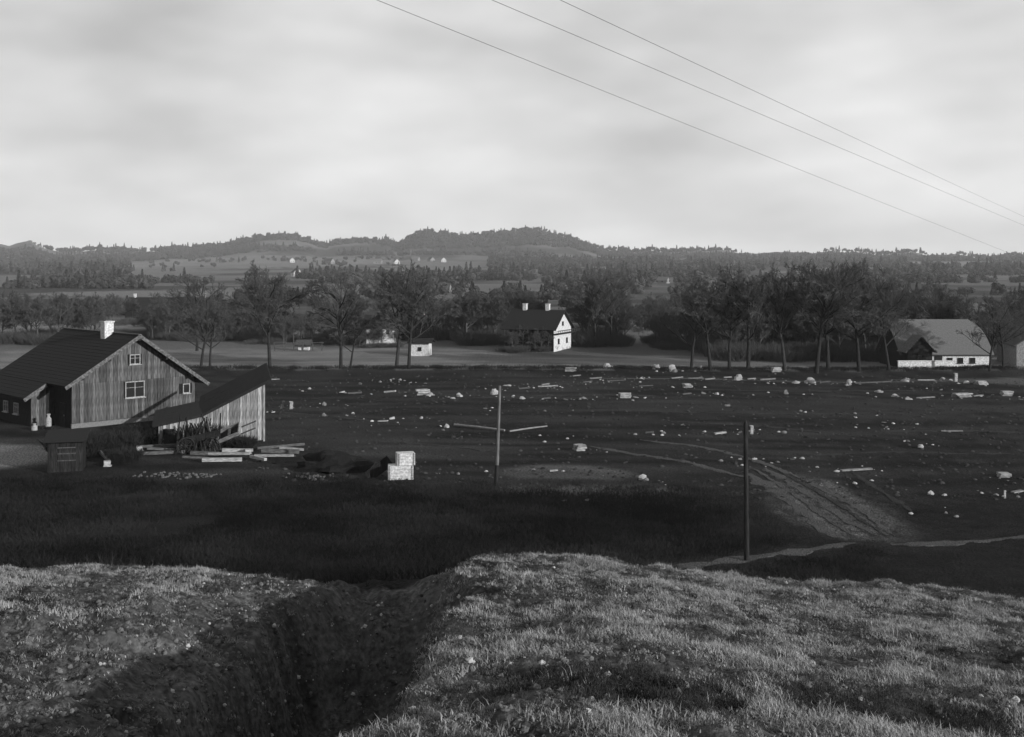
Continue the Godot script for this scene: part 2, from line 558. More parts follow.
# boards across a wall in the local xy plane at depth z: columns between x0 and x1, top given by roof(x), cut round openings
func boards(parent: Node, x0: float, x1: float, wide: float, low: float, roof: Callable, z: float, tiers: Array, holes: Array, set_of: String, sd: int) -> void:
	rng.seed = sd
	var x := x0
	while x < x1 - 0.05:
		var w := minf(wide * rng.randf_range(0.75, 1.25), x1 - x)
		var xa := x + 0.012
		var xb := x + w - 0.012
		x += w
		for t in tiers.size():
			var ya: float = low if t == 0 else tiers[t - 1] + 0.015
			var cap: float = tiers[t]
			var spans := [[ya, minf(cap, roof.call(xa)), minf(cap, roof.call(xb))]]
			for hole in holes:
				if xb > hole[0] and xa < hole[1]:
					var cut := []
					for s in spans:
						if s[0] < hole[2] and minf(s[1], s[2]) > hole[3]:
							cut.append([s[0], hole[2], hole[2]])
							cut.append([hole[3], s[1], s[2]])
						elif s[0] >= hole[2] and s[0] < hole[3]: cut.append([hole[3], s[1], s[2]])
						elif s[0] < hole[2] and minf(s[1], s[2]) > hole[2]: cut.append([s[0], hole[2], hole[2]])
						else: cut.append(s)
					spans = cut
			for s in spans:
				if minf(s[1], s[2]) - s[0] < 0.06: continue
				var th := rng.randf_range(0.022, 0.05)
				var lo: float = s[0] + (rng.randf_range(-0.05, 0.03) if t == 0 and s[0] == low else 0.0)
				var b := MB.new()
				b.slab([Vector3(xa, lo, z + th), Vector3(xb, lo, z + th), Vector3(xb, s[2], z + th), Vector3(xa, s[1], z + th)], Vector3(0, 0, 1), th + 0.01)
				part("board", b.mesh(), M[set_of + str(rng.randi_range(0, 4))], parent)

func courses(b: MB, a: Vector3, along: Vector3, l: float, down: Vector3, run: float, step: float) -> void:   # overlapping rows of shingles down a slope
	var up := down.cross(along).normalized()
	if up.y < 0: up = -up
	var k := 0.0
	while k < run - 0.02:
		var e := minf(step, run - k)
		var p := a + down * k
		var j := 0.0
		while j < l - 0.05:
			var s := minf(rng.randf_range(0.7, 1.6), l - j)
			var q := p + along * j
			var lift := rng.randf_range(0.014, 0.026)
			b.slab([q + up * 0.005, q + along * (s - 0.015) + up * 0.005, q + along * (s - 0.015) + down * (e + 0.03) + up * lift, q + down * (e + 0.03) + up * lift], up, 0.02)
			j += s
		k += step

func farmhouse() -> void:
	var t := thing("farmhouse", "weathered board farmhouse with dark roof and white chimney", "house", Vector3(-32.3, -0.05, -94.1), PI / 4)
	var wl := -5.5
	var wr := 5.6
	var rh := 7.5
	var sl := 0.62
	var sr := 0.7
	var roof_l := func(x: float) -> float: return rh - 0.25 + sl * x if x < 0.0 else rh - 0.25 - sr * x
	# body, set back behind the boards
	var b := MB.new()
	b.slab([Vector3(wl, 0, -0.03), Vector3(wr, 0, -0.03), Vector3(wr, roof_l.call(wr), -0.03), Vector3(0, rh - 0.28, -0.03), Vector3(wl, roof_l.call(wl), -0.03)], Vector3(0, 0, 1), 14.0)
	part("wall", b.mesh(), M.dark_board, t)
	b = MB.new()
	b.slab([Vector3(-7.5, 0, -3.35), Vector3(wl + 0.05, 0, -3.35), Vector3(wl + 0.05, roof_l.call(wl), -3.35), Vector3(-7.5, roof_l.call(-7.5), -3.35)], Vector3(0, 0, 1), 10.6)
	part("wall", b.mesh(), M.dark_board, t)
	boards(t, wl, wr, 0.3, 0.42, roof_l, 0.0, [3.62, 8.0], [[-0.95, 0.85, 2.1, 3.55], [-0.55, 0.45, 4.95, 5.85], [4.4, 5.1, 2.1, 3.0]], "board", 4)
	boards(t, -7.5, wl - 0.75, 0.3, 0.1, roof_l, -3.3, [8.0], [], "board", 9)
	b = MB.new()
	b.box(Vector3((wl + wr) * 0.5, 0.2, 0.02), Vector3(wr - wl + 0.1, 0.4, 0.2))
	part("plinth", b.mesh(), M.stone_base, t)
	window(t, Vector3(-0.05, 2.83, 0.05), 1.74, 1.4, Basis.IDENTITY, 2)
	window(t, Vector3(-0.05, 5.4, 0.05), 0.96, 0.86, Basis.IDENTITY, 2)
	window(t, Vector3(4.75, 2.55, 0.05), 0.68, 0.86, Basis.IDENTITY, 1)
	var side := Basis(Vector3.UP, -PI / 2)
	for k in 3:
		window(t, Vector3(-7.55, 1.3, -6.3 - k * 2.3), 0.9, 0.95, side, 2)
	b = MB.new()
	b.box(Vector3(wl - 0.05, 1.0, -1.6), Vector3(0.08, 2.0, 1.1))
	var dr := part("door", b.mesh(), M.old_wood, t)
	b = MB.new()
	b.box(Vector3(wl - 0.13, 1.0, -1.2), Vector3(0.06, 0.16, 0.05))
	part("handle", b.mesh(), M.trim, dr)
	# roof
	rng.seed = 12
	var r := MB.new()
	var dl := Vector3(-1, -sl, 0).normalized()
	var dr2 := Vector3(1, -sr, 0).normalized()
	r.slab([Vector3(0, rh, 0.9), Vector3(-6.3, rh - sl * 6.3, 0.9), Vector3(-6.3, rh - sl * 6.3, -14.6), Vector3(0, rh, -14.6)], Vector3(-sl, 1, 0).normalized(), 0.16)
	r.slab([Vector3(-6.31, rh - sl * 6.31, -3.0), Vector3(-8.1, rh - sl * 8.1, -3.0), Vector3(-8.1, rh - sl * 8.1, -14.6), Vector3(-6.31, rh - sl * 6.31, -14.6)], Vector3(-sl, 1, 0).normalized(), 0.16)
	r.slab([Vector3(0.01, rh, 0.9), Vector3(6.4, rh - sr * 6.4, 0.9), Vector3(6.4, rh - sr * 6.4, -14.6), Vector3(0.01, rh, -14.6)], Vector3(sr, 1, 0).normalized(), 0.16)
	courses(r, Vector3(0, rh + 0.02, 0.86), Vector3(0, 0, -1), 15.4, dl, 6.3 / -dl.x * 1.0, 0.42)
	courses(r, Vector3(-6.35, rh - sl * 6.35 + 0.01, -3.0), Vector3(0, 0, -1), 11.6, dl, 1.75 / -dl.x, 0.42)
	courses(r, Vector3(0, rh + 0.02, 0.86), Vector3(0, 0, -1), 15.4, dr2, 6.4 / dr2.x, 0.42)
	var ro := part("roof", r.mesh(), M.shingle, t)
	b = MB.new()   # chimney, whitewashed
	b.box(Vector3(-0.45, rh + 0.2, -4.4), Vector3(0.82, 1.6, 0.82))
	b.box(Vector3(-0.45, rh + 1.0, -4.4), Vector3(0.95, 0.1, 0.95))
	var ch := part("chimney", b.mesh(), M.plaster, ro)
	b = MB.new()
	b.box(Vector3(-0.45, rh + 1.08, -4.4), Vector3(0.6, 0.1, 0.7))
	part("cap", b.mesh(), M.stone_base, ch)
	b = MB.new()
	b.bar(Vector3(0, rh + 0.05, 0.9), Vector3(0, rh + 0.05, -14.6), 0.3, 0.07)
	part("ridge_board", b.mesh(), M.trim, ro)
	for q in [[Vector3(0, rh - 0.1, 0.95), Vector3(-6.4, rh - 0.1 - sl * 6.4, 0.95)], [Vector3(0, rh - 0.1, 0.95), Vector3(6.5, rh - 0.1 - sr * 6.5, 0.95)], [Vector3(-6.35, rh - 0.12 - sl * 6.35, -2.93), Vector3(-8.2, rh - 0.12 - sl * 8.2, -2.93)]]:
		b = MB.new()
		b.bar(q[0], q[1], 0.06, 0.3)
		part("barge_board", b.mesh(), M.trim, ro)
	for q in [0.0, -4.9, 4.9, -2.6, 2.5]:   # purlin ends under the verge
		b = MB.new()
		var y: float = rh - 0.35 - (sl * -q if q < 0 else sr * q)
		b.box(Vector3(q, y, 0.42), Vector3(0.2, 0.24, 0.9))
		part("purlin", b.mesh(), M.old_wood, ro)

func shed() -> void:
	var t := thing("board_shed", "pale new board shed with sloping dark roof beside the farmhouse", "shed", Vector3(-23.2, 0, -82.5), 0.27)
	var top := func(x: float) -> float: return 2.25 + 0.505 * x if x > 0.0 else 2.2 + 0.19 * x
	boards(t, 0.0, 4.4, 0.24, 0.05, func(x: float) -> float: return 2.1 + 0.505 * x, 0.0, [6.0], [], "fresh", 21)
	boards(t, -3.2, -0.01, 0.26, 0.05, func(x: float) -> float: return 2.02 + 0.19 * x, 0.3, [6.0], [[-2.75, -2.2, 0.5, 1.2]], "fresh", 22)
	window(t, Vector3(-2.47, 0.85, 0.33), 0.52, 0.66, Basis.IDENTITY, 1, M.old_wood)
	var b := MB.new()
	b.slab([Vector3(0, 0, -0.05), Vector3(4.35, 0, -0.05), Vector3(4.35, 4.2, -0.05), Vector3(0, 2.0, -0.05)], Vector3(0, 0, 1), 5.5)
	part("wall", b.mesh(), M.dark_board, t)
	b = MB.new()
	b.slab([Vector3(-3.15, 0, 0.26), Vector3(-0.05, 0, 0.26), Vector3(-0.05, 1.9, 0.26), Vector3(-3.15, 1.35, 0.26)], Vector3(0, 0, 1), 5.0)
	part("wall", b.mesh(), M.dark_board, t)
	b = MB.new()
	b.box(Vector3(4.46, 2.1, 0.03), Vector3(0.14, 4.3, 0.14))
	part("corner_post", b.mesh(), M.fresh1, t)
	b = MB.new()
	b.box(Vector3(4.42, 1.95, -2.7), Vector3(0.06, 3.9, 5.3))
	part("wall", b.mesh(), M.fresh0, t)
	rng.seed = 31
	# main roof falls to the left and a little to the front
	b = MB.new()
	var p0 := Vector3(-0.25, 2.12, 0.4)
	var p1 := Vector3(4.95, 4.72, 0.4)
	var lift := Vector3(0, 0.7, -6.4)
	var up := (p1 - p0).cross(lift).normalized()
	if up.y < 0: up = -up
	b.slab([p0, p1, p1 + lift, p0 + lift], up, 0.18)
	courses(b, p1 + lift + up * 0.01, -lift.normalized(), lift.length(), (p0 - p1).normalized(), (p1 - p0).length(), 0.45)
	part("roof", b.mesh(), M.shingle, t)
	b = MB.new()
	p0 = Vector3(-3.6, 1.52, 0.75)
	p1 = Vector3(-0.1, 2.2, 0.75)
	lift = Vector3(0, 0.45, -5.6)
	up = (p1 - p0).cross(lift).normalized()
	if up.y < 0: up = -up
	b.slab([p0, p1, p1 + lift, p0 + lift], up, 0.14)
	courses(b, p1 + lift + up * 0.01, -lift.normalized(), lift.length(), (p0 - p1).normalized(), (p1 - p0).length(), 0.45)
	part("roof", b.mesh(), M.old_wood, t)
	b = MB.new()
	b.box(Vector3(5.2, 4.62, -0.4), Vector3(0.9, 0.06, 0.28))
	part("eave_plank", b.mesh(), M.plank1, t)

# a house with its ridge along local z, gable at +z; o: hip, win (gable windows), side (windows on the -x wall), chimneys (z along the ridge), door
func house(called: String, label: String, cat: String, pos: Vector3, turn: float, w: float, l: float, hw: float, hr: float, wall: Material, roof: Material, o := {}) -> Node3D:
	var t := thing(called, label, cat, pos, turn)
	var hx := w * 0.5
	var hip: float = o.get("hip", 0.0)
	var cutx := hx * hip
	var cuty := hr - (hr - hw) * hip
	var b := MB.new()
	var front := [Vector3(-hx, -0.3, 0), Vector3(hx, -0.3, 0), Vector3(hx, hw, 0)]
	if hip > 0.0: front.append_array([Vector3(cutx, cuty - 0.1, 0), Vector3(-cutx, cuty - 0.1, 0)])
	else: front.append(Vector3(0, hr - 0.1, 0))
	front.append(Vector3(-hx, hw, 0))
	b.slab(front, Vector3(0, 0, 1), l)
	part("wall", b.mesh(), wall, t)
	if o.has("clad_end"):
		for j in int(w / 0.3):
			b = MB.new()
			var xe := -hx + 0.15 + j * 0.3
			var ye := hr - 0.15 - (hr - hw) * absf(xe) / hx
			b.box(Vector3(xe, ye * 0.5, -l - 0.03), Vector3(0.285, ye, 0.05 + 0.012 * (j % 3)))
			part("board", b.mesh(), M.dark_board, t)
	if o.has("shade_clad"):  # dark boards added on the long side to paint in its shade
		for j in int(l / 0.3):
			b = MB.new()
			b.box(Vector3(-hx - 0.03, hw * 0.5, -0.15 - j * 0.3), Vector3(0.05 + 0.012 * (j % 3), hw, 0.285))
			part("board", b.mesh(), M.dark_board, t)
	var ov := 0.5
	var k := (hr - hw) / hx
	b = MB.new()
	for s in [-1.0, 1.0]:
		var e := Vector3(s * (hx + ov), hw - k * ov, 0)
		var p := [Vector3(s * 0.004, hr, -l - ov), Vector3(s * 0.004, hr, ov - (hip * hx * 0.9)), Vector3(s * cutx, cuty, ov), e + Vector3(0, 0, ov), e + Vector3(0, 0, -l - ov)]
		if hip == 0.0: p.remove_at(2)
		for j in p.size(): p[j] += Vector3(0, 0.14, 0)
		b.slab(p, Vector3(s * k, 1, 0).normalized(), 0.14)
	if hip > 0.0:
		b.slab([Vector3(0, hr + 0.14, ov - hip * hx * 0.9 - 0.01), Vector3(cutx, cuty + 0.14, ov + 0.004), Vector3(-cutx, cuty + 0.14, ov + 0.004)], Vector3(0, 1, 0.8).normalized(), 0.12)
	var ro := part("roof", b.mesh(), roof, t)
	for z in o.get("chimneys", []):
		b = MB.new()
		b.box(Vector3(0.1, hr + 0.3, z), Vector3(0.62, 1.5, 0.62))
		b.box(Vector3(0.1, hr + 1.08, z), Vector3(0.74, 0.1, 0.74))
		part("chimney", b.mesh(), M.plaster, ro)
	for q in o.get("win", []):
		window(t, Vector3(q[0], q[1], 0.04), q[2], q[3], Basis.IDENTITY, 2, M.old_wood)
	for q in o.get("side", []):
		window(t, Vector3(-hx - 0.04, q[1], q[0]), q[2], q[3], Basis(Vector3.UP, -PI / 2), 2, M.old_wood)
	if o.has("door"):
		b = MB.new()
		b.box(Vector3(-hx - 0.03, 0.85, o.door), Vector3(0.1, 1.75, 1.0))
		part("door", b.mesh(), M.old_wood, t)
	if o.has("balcony"):
		b = MB.new()
		b.box(Vector3(0, o.balcony, 0.4), Vector3(w + 0.2, 0.1, 0.8))
		b.box(Vector3(0, o.balcony + 0.5, 0.77), Vector3(w + 0.2, 0.06, 0.06))
		for j in 9: b.box(Vector3(w * (j / 8.0 - 0.5), o.balcony + 0.26, 0.77), Vector3(0.05, 0.42, 0.05))
		part("balcony", b.mesh(), M.old_wood, t)
	return t

# ---------------------------------------------------------------- loose things
func beam(called: String, label: String, cat: String, p0: Vector3, p1: Vector3, w: float, th: float, mt: Material, group := "", log_like := false) -> void:
	var mid := (p0 + p1) * 0.5
	var b := MB.new()
	var q0 := p0 - mid
	var q1 := p1 - mid
	if log_like:
		var bend := Vector3(0, 0.05, 0) + (q1 - q0).cross(Vector3.UP).normalized() * 0.12
		b.tube(q0, bend, w * 0.5, w * 0.46, 8, true)
		b.tube(bend, q1, w * 0.46, w * 0.38, 8, true)
	else:
		b.bar(q0, q1, w, th)
	var o := part(called, b.mesh(), mt, self)
	o.position = mid
	tag(o, label, cat, group)

var debris = [
	["board_pile", 1, [[7.3, 137.2, 1.38, 0.5]]],
	["board_pile", 2, [[19.3, 121, 0.99, 0.44], [33, 137.2, 1.25, 0.62]]],
	["board_pile", 3, [[53, 124.1, 1.36, 0.45]]],
	["board_pile", 4, [[-9.3, 115.1, 1.47, 0.63]]],
	["board_pile", 5, [[11.4, 111.5, 1.32, 0.51]]],
	["board_pile", 6, [[46.1, 112.4, 2.05, 0.41], [51, 113.3, 1.13, 0.52]]],
	["board_pile", 7, [[4.9, 79.3, 0.79, 0.43]]],
	["board_pile", 8, [[31, 69.3, 0.76, 0.25]]],
	["plank", 1, [[1.4, 119.9, 1.2, 0.27], [3.8, 124.1, 0.9, 0.23], [4, 122, 2.22, 0.22], [7.9, 134, 0.98, 0.24], [8.7, 126.3, 1.04, 0.23], [10, 131, 1.43, 0.3], [12.1, 127.4, 2.09, 0.29]]],
	["plank", 2, [[14.9, 122, 1.56, 0.22], [19.7, 131, 1.43, 0.24], [21.8, 130.4, 1.66, 0.24], [23.4, 129.8, 1.18, 0.3], [26, 132.2, 0.96, 0.24], [28.6, 131, 0.95, 0.24], [30.4, 130.4, 1.78, 0.3]]],
	["plank", 3, [[36.2, 126.9, 1.16, 0.29], [41.5, 126.3, 4.14, 0.29], [48.5, 128.6, 1.87, 0.23]]],
	["plank", 4, [[-16.6, 116, 1.48, 0.32], [-11, 93.6, 0.85, 0.17], [-13, 117, 1.28, 0.32]]],
	["plank", 5, [[3.5, 110.7, 0.81, 0.3], [18.2, 114.2, 0.94, 0.26]]],
	["plank", 6, [[42, 111.5, 1.83, 0.25], [47.9, 112.8, 1.03, 0.21]]],
	["plank", 7, [[2.7, 70.7, 0.51, 0.15], [10.9, 87, 0.63, 0.24]]],
	["plank", 8, [[16.5, 87, 0.95, 0.24], [22.4, 71.4, 2.15, 0.2], [35.1, 87.6, 1.6, 0.15], [29.6, 64.3, 0.7, 0.15]]],
	["post", 3, [[51.5, 127.4, 0.58, 0.93]]],
	["post", 4, [[-20.5, 102, 0.46, 0.65]]],
	["post", 8, [[19, 87, 0.4, 0.63], [28.1, 62.6, 0.17, 0.4]]],
	["rubble_heap", 1, [[-0.4, 123.1, 0.67, 0.22], [12.1, 139.9, 1.02, 0.64]]],
	["rubble_heap", 2, [[18.2, 138.6, 0.88, 0.63], [20, 137.2, 1, 1], [24, 139.9, 0.76, 0.51], [26.8, 129.8, 1.06, 0.71], [32.7, 126.3, 0.69, 0.35]]],
	["rubble_heap", 3, [[34.3, 126.3, 1.04, 0.69], [38.1, 124.1, 0.68, 0.79], [45.7, 127.4, 0.93, 0.46], [50.4, 128.6, 0.7, 0.47], [51.8, 125.2, 0.68, 0.34]]],
	["rubble_heap", 4, [[-8.4, 114.2, 0.62, 0.31], [-5.5, 113.3, 0.62, 0.41]]],
	["rubble_heap", 5, [[-1.9, 115.1, 1.05, 0.63]]],
	["rubble_heap", 6, [[39.1, 117, 0.64, 0.32], [39.5, 113.3, 0.62, 0.31], [39.9, 110.7, 0.6, 0.3]]],
	["rubble_heap", 7, [[8.1, 68, 0.62, 0.37]]],
	["rubble_heap", 8, [[24.3, 63.7, 0.46, 0.23]]],
	["stone", 0, [[-22.1, 119.9, 0.33, 0.22], [-17.3, 125.2, 0.46, 0.46], [-15.3, 127.4, 0.35, 0.23], [-13.2, 129.8, 0.35, 0.24], [-11.7, 126.3, 0.35, 0.23]]],
	["stone", 2, [[15.4, 131, 0.36, 0.24]]],
	["stone", 3, [[46.5, 119, 0.43, 0.22]]],
	["stone", 4, [[-21.7, 99.8, 0.27, 0.18], [-21.5, 102.7, 0.37, 0.47], [-16.5, 96.4, 0.35, 0.35], [-17.8, 104.2, 0.38, 0.47], [-18.1, 117, 0.43, 0.32], [-14.6, 97.1, 0.27, 0.27], [-10.4, 95.2, 0.35, 0.35], [-7.9, 95.8, 0.26, 0.26], [-6, 111.5, 0.51, 0.2]]],
	["stone", 5, [[-2.5, 102.7, 0.28, 0.19], [0.1, 112.4, 0.31, 0.2], [1, 110.7, 0.5, 0.3], [3, 100.5, 0.27, 0.18], [5.4, 109.8, 0.4, 0.3], [7.2, 110.7, 0.5, 0.3], [12.6, 111.5, 0.41, 0.2], [13.5, 111.5, 0.3, 0.2]]],
	["stone", 6, [[20.1, 115.1, 0.42, 0.31], [21.3, 114.2, 0.42, 0.31], [20.6, 105, 0.38, 0.38], [28.7, 115.1, 0.42, 0.52], [26.6, 101.2, 0.28, 0.18], [32.7, 98.4, 0.27, 0.18], [31.6, 93.3, 0.42, 0.17], [50.9, 109.8, 0.4, 0.2]]],
	["stone", 7, [[-5.4, 90.9, 0.33, 0.41], [-3.4, 69.6, 0.19, 0.19], [2.9, 61, 0.22, 0.22], [4.3, 85, 0.23, 0.15], [12, 87, 0.32, 0.24], [14.2, 91.5, 0.33, 0.17]]],
	["stone", 8, [[15.6, 75.1, 0.21, 0.21], [18.2, 87.6, 0.4, 0.24], [16.6, 75.1, 0.27, 0.34], [17.5, 74, 0.2, 0.15], [21.7, 87.6, 0.4, 0.24], [18.6, 66.1, 0.24, 0.24], [21, 71, 0.32, 0.15], [30.8, 90.3, 0.25, 0.16], [29.7, 83, 0.23, 0.23], [30, 80.6, 0.37, 0.29], [23.2, 58.7, 0.16, 0.15]]],
]

func scatter_debris() -> void:
	var where := ["at the far left field edge", "on the field edge behind the wooden pole", "along the field edge right of centre", "along the field edge below the big barn",
		"right of the shed", "in the middle of the site", "on the right half of the site", "near the two middle poles", "beside the cart tracks"]
	var ord := ["first", "second", "third", "fourth", "fifth", "sixth", "seventh", "eighth", "ninth", "tenth", "eleventh", "twelfth"]
	rng.seed = 77
	for e in debris:
		var kind: String = e[0]
		var spots: Array = e[2]
		for k in spots.size():
			var s: Array = spots[k]
			var p := at(s[0], s[1])
			var tone: Material = M["plank%d" % [0, 0, 1, 1, 2][rng.randi_range(0, 4)]]
			var nth: String = "; %s from left" % ord[k] if spots.size() > 1 else ""
			var sd := rng.randi()
			var tn := rng.randf_range(-0.3, 0.3)
			if kind == "plank":
				var w: float = s[2]
				var dirv := Vector3(cos(tn), 0, sin(tn)) * w * 0.5
				var a := at(p.x - dirv.x, -(p.z - dirv.z), 0.06)
				var c := at(p.x + dirv.x, -(p.z + dirv.z), 0.05 + s[3] * 0.4)
				beam("plank", "pale plank lying " + where[e[1]] + nth, "plank", a, c, 0.3, maxf(0.07, s[3] * 0.5), tone, "planks scattered over the site")
			elif kind == "board_pile":
				var t := thing("board_pile", "pale pile of sawn boards " + where[e[1]] + nth, "board pile", p, tn, "board piles on the site")
				rng.seed = sd
				var rows := 3
				for j in rows:
					for q in 3:
						var b := MB.new()
						b.box(Vector3(rng.randf_range(-0.1, 0.1) * s[2], (j + 0.5) * s[3] / rows, (q - 1) * 0.27), Vector3(s[2] * rng.randf_range(0.75, 1.0), s[3] / rows * 0.85, 0.24), Basis(Vector3.UP, rng.randf_range(-0.06, 0.06)))
						part("board", b.mesh(), M["plank%d" % rng.randi_range(0, 1)], t)
			elif kind == "post":
				var b := MB.new()
				b.box(Vector3(0, s[3] * 0.5 - 0.1, 0), Vector3(s[2] * 0.55, s[3] + 0.2, s[2] * 0.45), Basis(Vector3(0, 0, 1), tn * 0.3))
				b.box(Vector3(tn * 0.1, s[3] + 0.02, 0), Vector3(s[2] * 0.66, 0.08, s[2] * 0.55), Basis(Vector3(0, 0, 1), tn * 0.3))
				var o := part("marker_post", b.mesh(), M.plank0, self)
				o.position = p
				tag(o, "short pale upright post " + where[e[1]] + nth, "post", "short pale posts")
			elif kind == "rubble_heap":
				var t := thing("rubble_heap", "small heap of pale stones " + where[e[1]] + nth, "heap", p, tn, "small pale heaps on the site")
				rng.seed = sd
				for j in 6:
					var b := MB.new()
					var f := j / 5.0
					var rr: float = s[2] * rng.randf_range(0.18, 0.3)
					b.lump(Vector3((rng.randf() - 0.5) * s[2] * (1.0 - f) * 0.9, maxf(0.04, s[3] * 0.75 * f - rr * 0.4), (rng.randf() - 0.5) * s[2] * (1.0 - f) * 0.9), Vector3(rr * 1.5, minf(rr, s[3] * 0.4), rr), rng.randi() % 999, 0.45, 5, 7)
					part("stone", b.mesh(), M["stone%d" % [0, 0, 1, 2][rng.randi_range(0, 3)]], t)
			else:
				var b := MB.new()
				var pale := [M.stone0, M.stone1, M.stone2, M.stone2]
				if sd % 3 > 0:   # a broken slab rather than a boulder
					var hs := Vector3(s[2] * rng.randf_range(0.9, 1.5), s[3] * rng.randf_range(0.25, 0.5), s[2] * 0.5)
					var tb := Basis(Vector3.UP, tn * 3.0) * Basis(Vector3(0, 0, 1), tn)
					b.slab([tb * Vector3(-hs.x * 0.5, hs.y, hs.z * 0.3), tb * Vector3(-hs.x * 0.2, hs.y, hs.z * 0.5), tb * Vector3(hs.x * 0.5, hs.y, hs.z * 0.2), tb * Vector3(hs.x * 0.3, hs.y, -hs.z * 0.5), tb * Vector3(-hs.x * 0.4, hs.y, -hs.z * 0.4)], tb * Vector3.UP, hs.y * 1.3)
				else: b.lump(Vector3(0, s[3] * 0.2, 0), Vector3(s[2] * 0.6, s[3] * 0.6, s[2] * 0.45), sd % 999, 0.42, 6, 8, 0.15)
				var o := part("pale_stone", b.mesh(), pale[rng.randi_range(0, 3)], self)
				o.position = p
				tag(o, "single pale stone " + where[e[1]] + nth, "stone", "single pale stones on the site")

func crate(label: String, p: Vector3, size: Vector3, turn: float, sd: int) -> void:
	var t := thing("crate", label, "crate", p, turn, "two white crates")
	rng.seed = sd
	var h := size * 0.5
	var b := MB.new()
	b.box(Vector3(0, h.y, 0), size - Vector3.ONE * 0.08)
	part("core", b.mesh(), M.plank1, t)
	var n := 4
	for k in n:   # boards on front, right side and lid
		var y := size.y * (k + 0.5) / n
		for f in [[Vector3(0, y, h.z - 0.02), Vector3(size.x, size.y / n - 0.012, 0.04)], [Vector3(h.x - 0.02, y, -0.02), Vector3(0.036, size.y / n - 0.012, size.z - 0.05)], [Vector3(-h.x + 0.02, y, -0.02), Vector3(0.036, size.y / n - 0.012, size.z - 0.05)], [Vector3(0, size.y - 0.02, size.z * ((k + 0.5) / n - 0.5)), Vector3(size.x - 0.05, 0.04, size.z / n - 0.012)]]:
			b = MB.new()
			b.box(f[0] + Vector3(0, 0, rng.randf_range(-0.004, 0.006)), f[1])
			part("board", b.mesh(), M.white_paint, t)
	for s in [-1.0, 1.0]:
		b = MB.new()
		b.box(Vector3(s * (h.x - 0.09), h.y, h.z + 0.015), Vector3(0.09, size.y, 0.03))
		part("batten", b.mesh(), M.plank1, t)

